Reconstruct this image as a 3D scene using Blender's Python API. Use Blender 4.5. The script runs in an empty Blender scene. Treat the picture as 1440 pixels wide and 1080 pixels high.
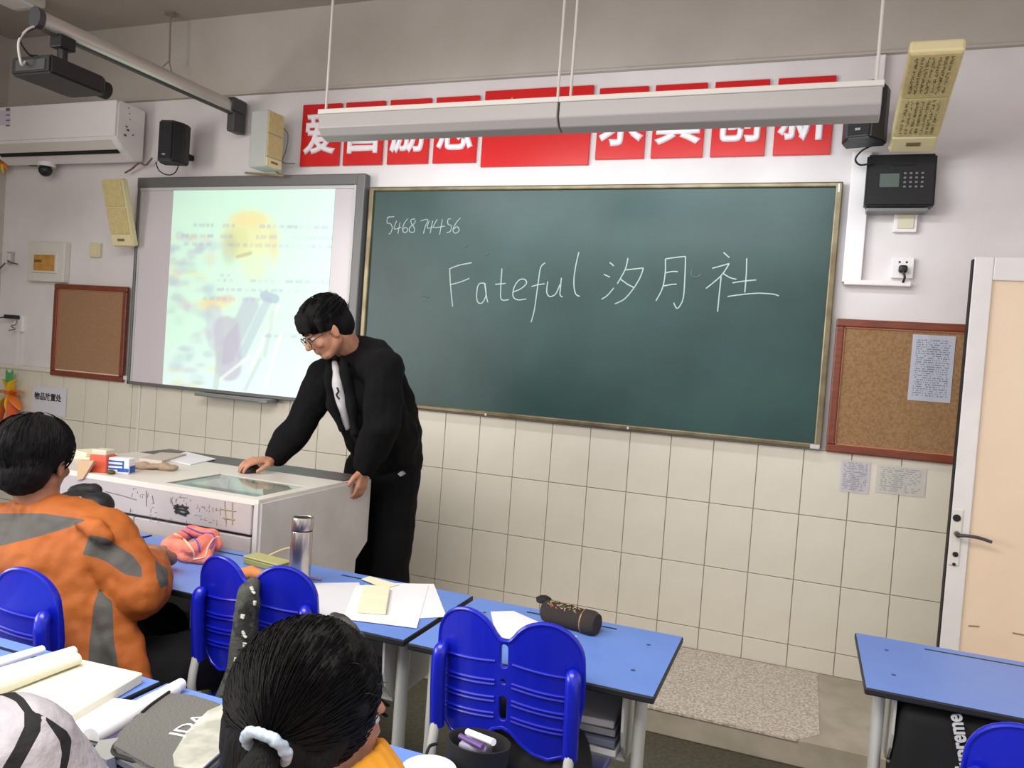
import bpy, bmesh, math, random
from mathutils import Vector, Matrix, Euler
random.seed(7)
PI = math.pi
C = bpy.context.scene.collection

# ---------------------------------------------------------------- camera
CX, CY, CZ = 1.58986, -3.79304, 1.41425
F = 1100.0
yaw, pit, rol = 0.360302, -0.0314693, 0.0723979
fwd = Vector((-math.sin(yaw)*math.cos(pit), math.cos(yaw)*math.cos(pit), math.sin(pit)))
r0 = Vector((math.cos(yaw), math.sin(yaw), 0)); u0 = r0.cross(fwd)
right = r0*math.cos(rol) + u0*math.sin(rol); up = -r0*math.sin(rol) + u0*math.cos(rol)
cam_d = bpy.data.cameras.new('camera'); cam = bpy.data.objects.new('camera', cam_d); C.objects.link(cam)
M = Matrix((( right.x, up.x, -fwd.x, CX), (right.y, up.y, -fwd.y, CY), (right.z, up.z, -fwd.z, CZ), (0,0,0,1)))
cam.matrix_world = M
cam_d.sensor_width = 36; cam_d.lens = F/1440*36; cam_d.clip_start = .02
bpy.context.scene.camera = cam
CAMP = Vector((CX, CY, CZ))

# ---------------------------------------------------------------- world, lights, exposure
sc = bpy.context.scene
sc.view_settings.view_transform = 'Standard'; sc.view_settings.look = 'None'
sc.view_settings.gamma = 1; sc.view_settings.use_curve_mapping = False
sc.view_settings.exposure = 0.72
w = bpy.data.worlds.new('World'); sc.world = w; w.use_nodes = True
w.node_tree.nodes['Background'].inputs[0].default_value = (.90, .875, .895, 1)
w.node_tree.nodes['Background'].inputs[1].default_value = 0.74
def area(name, loc, rot, sx, sy, power, col):
    l = bpy.data.lights.new(name, 'AREA'); l.shape = 'RECTANGLE'; l.size = sx; l.size_y = sy
    l.energy = power; l.color = col
    o = bpy.data.objects.new(name, l); o.location = loc; o.rotation_euler = rot; C.objects.link(o); return o
# daylight of the windows of the left wall, behind the pupils
area('window_daylight', (-3.3, -5.0, 1.9), (0, math.radians(-82), 0), 1.8, 3.6, 125, (1.0, .95, .93))
# the ceiling lamps over the classroom
area('ceiling_lamp_light', (.4, -3.7, 3.1), (0, 0, 0), 2.6, 1.6, 92, (1.0, .96, .92))
# tubes of the two board lamps, shining on the board wall
for lx in (-.02, 1.16):
    area('board_lamp_light', (lx, -.70, 2.365), (math.radians(50), 0, 0), 1.05, .05, 3.2, (.90, .97, 1.0))

def ray(px, py):
    return (right*((px-720)/F) - up*((py-540)/F) + fwd)
def PY(px, py, y=0.0):            # point of a plane parallel to the front wall
    d = ray(px, py); return CAMP + d*((y-CY)/d.y)
def PZ(px, py, z):                # point of a level plane
    d = ray(px, py); return CAMP + d*((z-CZ)/d.z)
def PX(px, py, x):
    d = ray(px, py); return CAMP + d*((x-CX)/d.x)
def PD(px, py, dist):
    return CAMP + ray(px, py)*dist
def toPx(p):
    d = Vector(p)-CAMP; z = d.dot(fwd)
    return (720+F*d.dot(right)/z, 540-F*d.dot(up)/z)

# ---------------------------------------------------------------- materials
def lin(c):
    return tuple(((v/255)/12.92 if v/255 <= .04045 else ((v/255+.055)/1.055)**2.4) for v in c)
def mat(name, col, rough=.6, metal=0., bump=0., bscale=60., col2=None, cscale=8., detail=4., stretch=None, spec=.5,
        emit=0., trans=0., speck=None, sheen=0., coat=0.):
    m = bpy.data.materials.new(name); m.use_nodes = True; nt = m.node_tree; b = nt.nodes['Principled BSDF']
    b.inputs['Base Color'].default_value = (*lin(col), 1); b.inputs['Roughness'].default_value = rough
    b.inputs['Metallic'].default_value = metal; b.inputs['Specular IOR Level'].default_value = spec
    if trans: b.inputs['Transmission Weight'].default_value = trans
    if sheen: b.inputs['Sheen Weight'].default_value = sheen
    if coat: b.inputs['Coat Weight'].default_value = coat
    tc = nt.nodes.new('ShaderNodeTexCoord'); vec = tc.outputs['Object']
    if stretch:
        mp = nt.nodes.new('ShaderNodeMapping'); mp.inputs['Scale'].default_value = stretch
        nt.links.new(vec, mp.inputs[0]); vec = mp.outputs[0]
    if col2 is not None:
        n = nt.nodes.new('ShaderNodeTexNoise'); n.inputs['Scale'].default_value = cscale; n.inputs['Detail'].default_value = detail
        nt.links.new(vec, n.inputs['Vector'])
        r = nt.nodes.new('ShaderNodeValToRGB'); r.color_ramp.elements[0].position = .36; r.color_ramp.elements[1].position = .64
        if speck: r.color_ramp.elements[0].position, r.color_ramp.elements[1].position = speck
        r.color_ramp.elements[0].color = (*lin(col), 1); r.color_ramp.elements[1].color = (*lin(col2), 1)
        nt.links.new(n.outputs[0], r.inputs[0]); nt.links.new(r.outputs[0], b.inputs['Base Color'])
    if bump:
        n2 = nt.nodes.new('ShaderNodeTexNoise'); n2.inputs['Scale'].default_value = bscale; n2.inputs['Detail'].default_value = 3
        nt.links.new(vec, n2.inputs['Vector'])
        bp = nt.nodes.new('ShaderNodeBump'); bp.inputs['Strength'].default_value = bump; bp.inputs['Distance'].default_value = .01
        nt.links.new(n2.outputs[0], bp.inputs['Height']); nt.links.new(bp.outputs[0], b.inputs['Normal'])
    if emit:
        b.inputs['Emission Color'].default_value = (*lin(col), 1); b.inputs['Emission Strength'].default_value = emit
    return m
def zone_mat(m, col):
    nt = m.node_tree; b = nt.nodes['Principled BSDF']; inp = b.inputs['Base Color']
    mx = nt.nodes.new('ShaderNodeMixRGB'); src = inp.links[0].from_socket if inp.links else None
    if src: nt.links.new(src, mx.inputs[1])
    else: mx.inputs[1].default_value = inp.default_value
    mx.inputs[2].default_value = (*lin(col), 1)
    a = nt.nodes.new('ShaderNodeAttribute'); a.attribute_name = 'zone'
    g = nt.nodes.new('ShaderNodeMath'); g.operation = 'GREATER_THAN'; g.inputs[1].default_value = 0
    nt.links.new(a.outputs['Fac'], g.inputs[0]); nt.links.new(g.outputs[0], mx.inputs[0]); nt.links.new(mx.outputs[0], inp); return m
def vcol_mat(name, rough=.5, emit=0.):
    m = bpy.data.materials.new(name); m.use_nodes = True; nt = m.node_tree; b = nt.nodes['Principled BSDF']
    a = nt.nodes.new('ShaderNodeVertexColor'); a.layer_name = 'paint'
    nt.links.new(a.outputs[0], b.inputs['Base Color']); b.inputs['Roughness'].default_value = rough
    if emit:
        nt.links.new(a.outputs[0], b.inputs['Emission Color']); b.inputs['Emission Strength'].default_value = emit
    return m
def print_mat(name, paper, ink, rows=26, cols=60, dens=.5):
    """paper with rows of small printing"""
    m = bpy.data.materials.new(name); m.use_nodes = True; nt = m.node_tree; b = nt.nodes['Principled BSDF']
    b.inputs['Roughness'].default_value = .7
    tc = nt.nodes.new('ShaderNodeTexCoord'); sp = nt.nodes.new('ShaderNodeSeparateXYZ'); nt.links.new(tc.outputs['Generated'], sp.inputs[0])
    def mth(op, a, bb=None):
        n = nt.nodes.new('ShaderNodeMath'); n.operation = op
        for k, v in enumerate((a, bb)):
            if v is None: continue
            if isinstance(v, (int, float)): n.inputs[k].default_value = v
            else: nt.links.new(v, n.inputs[k])
        return n.outputs[0]
    z = sp.outputs[2]
    row = mth('FRACT', mth('MULTIPLY', z, rows)); inrow = mth('MULTIPLY', mth('GREATER_THAN', row, .3), mth('LESS_THAN', row, .8))
    cb = nt.nodes.new('ShaderNodeCombineXYZ')
    nt.links.new(mth('FLOOR', mth('MULTIPLY', sp.outputs[0], cols)), cb.inputs[0]); nt.links.new(mth('FLOOR', mth('MULTIPLY', z, rows)), cb.inputs[2])
    wn = nt.nodes.new('ShaderNodeTexWhiteNoise'); nt.links.new(cb.outputs[0], wn.inputs['Vector'])
    ok = mth('LESS_THAN', wn.outputs['Value'], dens)
    mg = mth('MULTIPLY', mth('MULTIPLY', mth('GREATER_THAN', sp.outputs[0], .1), mth('LESS_THAN', sp.outputs[0], .9)),
             mth('MULTIPLY', mth('GREATER_THAN', z, .06), mth('LESS_THAN', z, .93)))
    fac = mth('MULTIPLY', mth('MULTIPLY', ok, inrow), mg)
    mx = nt.nodes.new('ShaderNodeMixRGB'); mx.inputs[1].default_value = (*lin(paper), 1); mx.inputs[2].default_value = (*lin(ink), 1)
    nt.links.new(fac, mx.inputs[0]); nt.links.new(mx.outputs[0], b.inputs['Base Color'])
    return m

# ---------------------------------------------------------------- object helpers
def thing(name, label, cat, loc=(0,0,0), rotz=0, group=None):
    o = bpy.data.objects.new(name, None); C.objects.link(o)
    o.location = loc; o.rotation_euler = (0,0,rotz); o.empty_display_size = .05
    o['label'] = label; o['category'] = cat
    if group: o['group'] = group
    return o
def tag(o, label, cat, group=None):
    o['label'] = label; o['category'] = cat
    if group: o['group'] = group
    return o
def pmat(o):
    m = Matrix.Translation(o.location) @ o.rotation_euler.to_matrix().to_4x4()
    return pmat(o.parent) @ m if o.parent else m
def link(name, me, parent=None, world=True, label=None):
    o = bpy.data.objects.new(name, me); C.objects.link(o)
    if parent is not None:
        if world: me.transform(pmat(parent).inverted())
        o.parent = parent
    if label: o['label'] = label
    return o
def recenter(o):
    """put the origin of a top-level mesh at the middle of its base"""
    me = o.data; xs = [v.co for v in me.vertices]
    c = Vector(((min(v.x for v in xs)+max(v.x for v in xs))/2, (min(v.y for v in xs)+max(v.y for v in xs))/2, min(v.z for v in xs)))
    me.transform(Matrix.Translation(-c)); o.location = c; return o
def obj(name, bm, m, parent=None, world=True, smooth=None, label=None):
    me = bpy.data.meshes.new(name)
    bmesh.ops.recalc_face_normals(bm, faces=bm.faces)
    bm.to_mesh(me); bm.free()
    for mm in (m if isinstance(m, (list, tuple)) else [m]): me.materials.append(mm)
    if smooth:
        me.polygons.foreach_set('use_smooth', [True]*len(me.polygons))
        me.set_sharp_from_angle(angle=math.radians(smooth))
    o = link(name, me, parent, world, label)
    if parent is None: recenter(o)
    return o
def struct(name, bm, m, parent=None, smooth=None):
    o = obj(name, bm, m, parent, smooth=smooth)
    if parent is None: o['kind'] = 'structure'
    return o
def mark(vs, i):
    for f in {f for v in vs for f in v.link_faces}: f.material_index = i
def box(bm, lo, hi, bev=0., seg=2, mi=0, rot=None, piv=None):
    c = (Vector(lo)+Vector(hi))/2; s = Vector(hi)-Vector(lo)
    r = bmesh.ops.create_cube(bm, size=1); vs = r['verts']
    for v in vs: v.co = Vector((v.co.x*s.x, v.co.y*s.y, v.co.z*s.z))
    if bev:
        es = list({e for v in vs for e in v.link_edges})
        r = bmesh.ops.bevel(bm, geom=es, offset=bev, segments=seg, affect='EDGES', profile=.5)
        vs = list({v for f in r['faces'] for v in f.verts} | {v for v in vs if v.is_valid})
    for v in vs:
        v.co += c
    if rot is not None:
        pv = Vector(piv) if piv is not None else c
        R = rot if isinstance(rot, Matrix) else Euler(rot).to_matrix()
        for v in vs: v.co = R @ (v.co-pv) + pv
    mark(vs, mi); return vs
def frame_of(d):
    d = d.normalized(); a = Vector((0,0,1)) if abs(d.z) < .9 else Vector((1,0,0))
    x = d.cross(a).normalized(); y = d.cross(x).normalized(); return x, y
def tube(bm, pts, r, seg=10, mi=0, flat=None, caps=True):
    pts = [Vector(p) for p in pts]; n = len(pts); rr = r if isinstance(r, (list, tuple)) else [r]*n
    rings = []; px = None
    for i, p in enumerate(pts):
        d = (pts[min(i+1, n-1)]-pts[max(i-1, 0)])
        if d.length < 1e-9: d = Vector((0,0,1))
        d.normalize()
        if px is None: x, y = frame_of(d)
        else:
            x = (px - d*px.dot(d)); x = x.normalized() if x.length > 1e-6 else frame_of(d)[0]; y = d.cross(x)
        px = x
        fl = flat or 1.
        rings.append([bm.verts.new(p + x*(math.cos(2*PI*k/seg)*rr[i]) + y*(math.sin(2*PI*k/seg)*rr[i]*fl)) for k in range(seg)])
    fs = []
    for a, b in zip(rings, rings[1:]):
        for k in range(seg): fs.append(bm.faces.new((a[k], a[(k+1) % seg], b[(k+1) % seg], b[k])))
    if caps:
        fs.append(bm.faces.new(rings[0][::-1])); fs.append(bm.faces.new(rings[-1]))
    for f in fs: f.material_index = mi
    return rings
def curve(pts, n=6):
    """Catmull-Rom through the points"""
    P = [Vector(p) for p in pts]; out = []
    for i in range(len(P)-1):
        a = P[max(i-1, 0)]; b = P[i]; c = P[i+1]; d = P[min(i+2, len(P)-1)]
        for k in range(n):
            t = k/n
            out.append(.5*((2*b)+(c-a)*t+(2*a-5*b+4*c-d)*t*t+(3*b-a-3*c+d)*t**3))
    out.append(P[-1]); return out
def lathe(bm, prof, loc=(0,0,0), seg=24, mi=0, mtx=None):
    loc = Vector(loc); rings = []
    for r, z in prof:
        ring = []
        for k in range(seg):
            v = Vector((r*math.cos(2*PI*k/seg), r*math.sin(2*PI*k/seg), z))
            if mtx is not None: v = mtx @ v
            ring.append(bm.verts.new(v+loc))
        rings.append(ring)
    fs = []
    for a, b in zip(rings, rings[1:]):
        for k in range(seg): fs.append(bm.faces.new((a[k], a[(k+1) % seg], b[(k+1) % seg], b[k])))
    fs.append(bm.faces.new(rings[0][::-1])); fs.append(bm.faces.new(rings[-1]))
    for f in fs: f.material_index = mi
def prism(bm, poly, dvec, mi=0):
    """polygon of 3-D points pushed along dvec"""
    a = [bm.verts.new(Vector(p)) for p in poly]; b = [bm.verts.new(Vector(p)+Vector(dvec)) for p in poly]; n = len(a)
    fs = [bm.faces.new(a[::-1]), bm.faces.new(b)]
    for k in range(n): fs.append(bm.faces.new((a[k], a[(k+1) % n], b[(k+1) % n], b[k])))
    for f in fs: f.material_index = mi
def ellip(bm, c, r, rot=None, seg=20, mi=0):
    rr = bmesh.ops.create_uvsphere(bm, u_segments=seg, v_segments=max(6, seg*2//3), radius=1)
    R = (rot if isinstance(rot, Matrix) else Euler(rot).to_matrix()) if rot is not None else Matrix.Identity(3)
    for v in rr['verts']: v.co = R @ Vector((v.co.x*r[0], v.co.y*r[1], v.co.z*r[2])) + Vector(c)
    mark(rr['verts'], mi); return rr['verts']
def cap(bm, p0, r0, p1, r1, seg=14):
    """rounded tapered limb"""
    p0 = Vector(p0); p1 = Vector(p1)
    tube(bm, [p0, p1], [r0, r1], seg)
    for p, r in ((p0, r0), (p1, r1)):
        v = bmesh.ops.create_uvsphere(bm, u_segments=seg, v_segments=seg*2//3, radius=r)['verts']
        for q in v: q.co += p
def limb(bm, pts, rs, seg=14):
    for i in range(len(pts)-1): cap(bm, pts[i], rs[i], pts[i+1], rs[i+1], seg)
tex_c = {}
def blob(name, bm, m, parent, voxel=.008, smooth=4, disp=0., dscale=.12, label=None, world=True, paint=None):
    """joins overlapping rounded shapes into one continuous skin"""
    me = bpy.data.meshes.new('t'); bm.to_mesh(me); bm.free()
    o = bpy.data.objects.new('t', me); C.objects.link(o)
    md = o.modifiers.new('r', 'REMESH'); md.mode = 'VOXEL'; md.voxel_size = voxel
    if smooth: s = o.modifiers.new('s', 'SMOOTH'); s.iterations = smooth; s.factor = .6
    if disp:
        t = tex_c.get(dscale)
        if t is None:
            t = bpy.data.textures.new('folds', 'CLOUDS'); t.noise_scale = dscale; t.noise_depth = 1; tex_c[dscale] = t
        d = o.modifiers.new('d', 'DISPLACE'); d.texture = t; d.strength = disp; d.mid_level = .5; d.texture_coords = 'LOCAL'
    dg = bpy.context.evaluated_depsgraph_get()
    me2 = bpy.data.meshes.new_from_object(o.evaluated_get(dg)); bpy.data.objects.remove(o)
    me2.name = name
    me2.materials.clear()
    for mm in (m if isinstance(m, (list, tuple)) else [m]): me2.materials.append(mm)
    if paint:   # signed distance to the colour panels, cut sharply in the cloth's material
        a = me2.attributes.new('zone', 'FLOAT', 'POINT'); a.data.foreach_set('value', [paint(v.co) for v in me2.vertices])
    me2.polygons.foreach_set('use_smooth', [True]*len(me2.polygons))
    return link(name, me2, parent, world, label)
def text_mesh(txt, size, ext=.001, offset=0., align='CENTER', sx=1., shear=0., bevel=0.):
    cu = bpy.data.curves.new('t', 'FONT'); cu.body = txt; cu.size = size; cu.extrude = ext; cu.offset = offset; cu.bevel_depth = bevel; cu.bevel_resolution = 0
    cu.align_x = align; cu.align_y = 'CENTER'; cu.shear = shear; cu.resolution_u = 3
    o = bpy.data.objects.new('t', cu); C.objects.link(o)
    dg = bpy.context.evaluated_depsgraph_get()
    me = bpy.data.meshes.new_from_object(o.evaluated_get(dg)); bpy.data.objects.remove(o)
    me.transform(Matrix.Diagonal((sx, 1, 1, 1))); return me
def text(name, txt, size, mtx, m, parent, **k):
    me = text_mesh(txt, size, **k); me.transform(mtx); me.materials.clear(); me.materials.append(m)
    me.name = name
    return link(name, me, parent, True)
def on_wall(x, y, z): # letters upright, readable from the room
    return Matrix.Translation((x, y, z)) @ Matrix.Rotation(PI/2, 4, 'X')
from mathutils.bvhtree import BVHTree
def tree_of(o):
    b = bmesh.new(); b.from_mesh(o.data); b.transform(pmat(o)); tr = BVHTree.FromBMesh(b); b.free(); return tr
def hit(tr, px, py, lift=.001):
    d = ray(px, py).normalized(); loc, nor, i, dist = tr.ray_cast(CAMP, d)
    return None if loc is None else (loc + nor*lift if nor.dot(d) < 0 else loc - nor*lift)
def trail(bm, tr, pts, r, lift=.001, seg=6, n=6):
    P2 = curve([(a, b, 0) for a, b in pts], n); H = [h_ for h_ in (hit(tr, p.x, p.y, lift) for p in P2) if h_ is not None]
    if len(H) > 1: tube(bm, H, r, seg)
def strokes(bm, lines, wd, y, n=4, th=.0008, fn=None):
    """chalk or pen strokes: px polylines laid on the plane y as thin ribbons"""
    fn = fn or (lambda p: PY(p[0], p[1], y))
    for L in lines:
        P = curve([fn(p) for p in L], n) if len(L) > 2 else [fn(p) for p in L]
        tube(bm, P, wd/2, 6)
        
# ---------------------------------------------------------------- colours
m_wall = mat('wall_paint', (214,208,208), .75, bump=.08, bscale=14, col2=(224,220,219), cscale=2.5)
m_beam = mat('dimmed_wall_paint', (176,168,158), .8, bump=.05, bscale=9, col2=(186,180,171), cscale=2)  # darker than the wall: weaker light above the board lamps put into the colour
m_ceil = mat('ceiling_paint', (172,162,154), .85, col2=(180,171,163), cscale=2)
m_tile = mat('glazed_tile', (208,203,187), .28, col2=(216,211,197), cscale=3)
m_grout = mat('grout', (178,170,153), .9)
m_floor = mat('terrazzo_floor', (62,59,46), .5, col2=(80,77,62), cscale=60)
m_dais = mat('concrete', (158,150,132), .7, col2=(172,163,147), cscale=9, bump=.1)
m_granite = mat('granite', (166,154,142), .5, col2=(206,195,183), cscale=95, speck=(.44,.56), bump=.25, bscale=95)
m_white = mat('white_plastic', (236,232,232), .4)
m_offw = mat('off_white_metal', (214,210,202), .45)
m_grey = mat('grey_metal', (128,128,128), .4, metal=.3)
m_dgrey = mat('dark_grey_plastic', (66,66,68), .45)
m_black = mat('black_plastic', (28,28,30), .45)
m_blackm = mat('matt_black', (17,17,19), .7)
m_alu = mat('aluminium', (206,202,196), .38, metal=.55)
m_steelp = mat('light_grey_powder_coat', (186,188,184), .45)
m_beige = mat('beige_cloth_grille', (208,192,138), .75, bump=.4, bscale=160, col2=(198,180,126), cscale=40)
m_beigeb = mat('beige_plastic', (222,210,164), .5)
m_tan = mat('tan_sticker_paper', (198,150,70), .6, col2=(178,128,52), cscale=20)
m_cord = mat('black_cable', (24,24,24), .6)
m_wcord = mat('white_cable', (212,208,200), .6)
m_redp = mat('red_acrylic', (204,18,22), .22, coat=.3)
m_wtext = mat('white_letter', (236,232,236), .5)
m_yel = mat('yellow_foil', (232,190,40), .4)
m_wood = mat('red_brown_wood', (124,60,36), .4, col2=(106,50,30), cscale=12, stretch=(1,1,6))
m_corkd = mat('dark_cork', (158,122,92), .9, col2=(148,112,82), cscale=120, bump=.3, bscale=200)
m_cork = mat('cork', (152,120,84), .9, col2=(134,102,68), cscale=100, bump=.3, bscale=200, speck=(.38,.62))
m_green = mat('chalkboard_green', (21,57,55), .4, col2=(34,71,68), cscale=2.2, detail=6)
m_trimb = mat('bronze_trim', (128,118,92), .35, metal=.5, col2=(104,92,68), cscale=9)
m_chalk = mat('chalk', (176,196,190), .95)
m_wb = mat('whiteboard_face', (206,200,204), .25)
m_wbf = mat('whiteboard_frame', (104,104,104), .4, metal=.2)
m_wbs = mat('whiteboard_side_strip', (56,60,60), .4)
m_wbl = mat('light_inner_strip', (196,198,196), .4)
m_blue = mat('blue_chair_plastic', (16,28,172), .3, coat=.2)
m_desk = mat('blue_laminate', (100,134,208), .36, col2=(106,140,212), cscale=5)
m_edge = mat('black_edge_band', (26,28,32), .5)
m_steel = mat('brushed_steel', (190,182,178), .27, metal=.97, stretch=(1,1,.05), bump=.04, bscale=200)
m_paper = mat('white_paper', (228,228,232), .8)
m_cream = mat('cream_paper', (232,226,196), .85, col2=(226,220,190), cscale=20)
m_doorw = mat('door_white_paint', (222,218,216), .45, col2=(214,210,208), cscale=6)
m_doorc = mat('door_cream_panel', (228,206,178), .5, col2=(224,200,174), cscale=3)
m_skin = mat('skin', (160,112,84), .6, col2=(150,102,76), cscale=30)
m_skin2 = mat('skin_fair', (190,140,112), .55, col2=(176,122,96), cscale=30)
m_hair = mat('black_hair', (7,6,7), .75, spec=.25, stretch=(1,1,.12), bump=.5, bscale=260)
m_glass = mat('lens_glass', (235,235,240), .03, trans=1.)

# ================================================================= THE ROOM
ZW = .90+.205      # top of the tiled dado
XL, XR = -3.66, 3.05
YB = -6.6
bm = bmesh.new(); box(bm, (XL-.2, 0.012, -.05), (XR+.2, .25, 3.4))
wall_front = struct('wall_front', bm, m_wall)
bm = bmesh.new(); box(bm, (XL, .002, .1), (XR, .0125, ZW))
g = obj('grout_bed', bm, m_grout, wall_front)
# tiles, one object each
def tile_mesh(h, x0, z0, wd=.2):
    b = bmesh.new(); box(b, (x0+.0016, -.006, z0+.0016), (x0+wd-.0016, .002, z0+h-.0016), bev=.0015, seg=1); me = bpy.data.meshes.new('tile'); b.to_mesh(me); b.free(); me.materials.append(m_tile); return me
rows = [(.100, .105), (.205, .3), (.505, .3), (.805, .3)]
pin = pmat(wall_front).inverted()
meshes = [tile_mesh(h, 0, 0) for z, h in rows]
for k, (z, h) in enumerate(rows):
    for i in range(-18, 15):
        x = i*.2
        if x < XL-.001: continue
        t = bpy.data.objects.new('tile', meshes[k]); C.objects.link(t); t.parent = wall_front
        t.location = pin @ Vector((x+.0, 0, z)); 
bm = bmesh.new(); box(bm, (XL, -.02, ZW), (-2.33, .012, ZW+.028), bev=.004)
box(bm, (XL, -.012, ZW-.004), (-2.33, .012, ZW))
struct('trim_1', bm, m_offw)
bm = bmesh.new(); box(bm, (-2.345, -.016, .1), (-2.325, .005, ZW+.02), bev=.004)   # edge strip where the left dado ends
struct('trim_2', bm, m_offw)
# beam along the top of the wall, ceiling, side walls, floor
bm = bmesh.new(); box(bm, (XL, -.004, 2.872), (XR, .1, 3.345)); box(bm, (XL, -.016, 2.866), (XR, .02, 2.878), bev=.003)
beam = struct('trim_3', bm, m_beam)
bm = bmesh.new(); box(bm, (XL-.2, YB, 3.34), (XR+.2, .25, 3.5)); struct('ceiling', bm, m_ceil)
bm = bmesh.new(); box(bm, (XL-.2, YB, -.05), (XL, .012, 3.4)); struct('wall_left', bm, m_beam)
bm = bmesh.new(); box(bm, (XR, -.40, -.05), (XR+.2, .012, 3.4)); box(bm, (XR, YB, -.05), (XR+.2, -1.32, 3.4)); box(bm, (XR, -1.4, 2.05), (XR+.2, -.3, 3.4)); struct('wall_right', bm, m_wall)
bm = bmesh.new(); box(bm, (XL-.2, YB, -.2), (XR+.2, .25, 0)); struct('floor', bm, m_floor)
bm = bmesh.new(); box(bm, (XL, -.745, 0), (XR, .012, .1), bev=.004)
dais = struct('dais', bm, m_dais)
bm = bmesh.new()
prism(bm, [(-.4, -.012, .094), (-.4, -.752, .094), (1.655, -.752, .094), (1.735, -.66, .094), (1.735, -.012, .094)], (0, 0, .009))
obj('granite_slab', bm, m_granite, dais)
# faint panel of the ceiling lamp at the far left
p = PZ(38, 8, 3.3)
t = thing('ceiling_lamp', 'white ceiling lamp housing cut off by the top left corner of the photo', 'lamp', (p.x, p.y-.25, 3.28))
bm = bmesh.new(); box(bm, (p.x-.12, p.y-1.1, 3.285), (p.x+.12, p.y+.03, 3.34), bev=.01); obj('housing', bm, m_offw, t)
bm = bmesh.new(); box(bm, (p.x-.09, p.y-1.05, 3.272), (p.x+.09, p.y-.02, 3.288), bev=.006); obj('diffuser', bm, m_white, t)

# ================================================================= DOOR (leaf swung open in front of the wall)
yd = -.34
dt = thing('door_1', 'white door leaf with a cream panel standing open before the front wall', 'door', (2.15, yd, .02)); del dt['category']; dt['kind'] = 'structure'
zt = PY(1395, 361, yd).z; xl = PY(1349, 600, yd).x; xr = 3.02
pz = PY(1392, 394, yd).z; pxl = PY(1396, 396, yd).x
bm = bmesh.new()
box(bm, (xl, yd, .02), (pxl, yd+.045, zt), bev=.004); box(bm, (xr-.13, yd, .02), (xr, yd+.045, zt), bev=.004)
box(bm, (pxl, yd, pz), (xr-.13, yd+.045, zt), bev=.004); box(bm, (pxl, yd, .02), (xr-.13, yd+.045, .2), bev=.004)
obj('door_frame', bm, m_doorw, dt)
bm = bmesh.new(); box(bm, (pxl-.01, yd+.012, .19), (xr-.12, yd+.034, pz+.01)); obj('door_panel', bm, m_doorc, dt, label='cream inner panel')
bm = bmesh.new()
for a, b in (((1362,880),(1377,881)),((1424,890),(1440,893))): strokes(bm, [[a, b]], .006, yd+.011)
obj('scuff', bm, mat('scuff_brown', (150,122,92), .8), dt)
bm = bmesh.new(); box(bm, (xl-.004, yd+.002, .03), (xl+.001, yd+.043, zt-.01)); obj('edge_strip', bm, m_blackm, dt)
# lock plate and handle
a = PY(1344, 752, yd)
bm = bmesh.new(); box(bm, (a.x-.018, yd-.006, a.z-.12), (a.x+.018, yd+.001, a.z+.10), bev=.003); lp = obj('lock_plate', bm, m_offw, dt)
h = PY(1345, 750, yd)
bm = bmesh.new()
tube(bm, [(h.x, yd, h.z), (h.x, yd-.045, h.z)], .010, 12)
tube(bm, curve([(h.x, yd-.045, h.z), (h.x+.03, yd-.048, h.z+.003), (h.x+.07, yd-.047, h.z+.001), (h.x+.112, yd-.044, h.z-.009)]), .0065, 10)
obj('door_handle', bm, m_dgrey, lp, smooth=50)
bm = bmesh.new()
for px, py, r in ((1345, 728, .014), (1343, 779, .010), (1341, 793, .006)):
    bm = bmesh.new(); q = PY(px, py, yd); tube(bm, [(q.x, yd-.01, q.z), (q.x, yd, q.z)], r, 14)
    obj('keyhole', bm, m_blackm, lp, smooth=40)

# ================================================================= WHITEBOARD WITH THE PROJECTED SLIDE
X0, X1, Z0, Z1 = -2.405, -.762, 1.085, 2.375
t = thing('whiteboard', 'grey-framed interactive whiteboard with a pale green projected slide', 'whiteboard', ((X0+X1)/2, -.02, Z0))
bm = bmesh.new(); box(bm, (X0+.01, -.035, Z0+.01), (X1-.01, -.006, Z1-.02)); obj('board_face', bm, m_wb, t)
bm = bmesh.new()
box(bm, (X0, -.055, Z1-.062), (X1, -.006, Z1), bev=.006); box(bm, (X0, -.05, Z0), (X0+.018, -.006, Z1), bev=.004)
box(bm, (X1-.055, -.06, Z0), (X1, -.006, Z1), bev=.006); box(bm, (X0, -.05, Z0), (X1, -.006, Z0+.02), bev=.004)
obj('frame', bm, m_wbf, t)
bm = bmesh.new(); box(bm, (X1-.072, -.052, Z0+.02), (X1-.055, -.03, Z1-.062)); box(bm, (X0+.018, -.045, Z1-.08), (X1-.06, -.03, Z1-.062)); box(bm, (X0+.018, -.04, Z0+.02), (X0+.03, -.03, Z1-.062)); obj('inner_strip', bm, m_wbl, t, label='pale inner strip')
a = PY(283, 553, -.06); b = PY(383, 563, -.06)
bm = bmesh.new(); box(bm, (a.x, -.12, Z0-.022), (b.x, -.006, Z0-.002), bev=.006); box(bm, (b.x-.05, -.122, Z0-.024), (b.x+.01, -.03, Z0-.0), bev=.003); obj('pen_tray', bm, m_grey, t)
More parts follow.
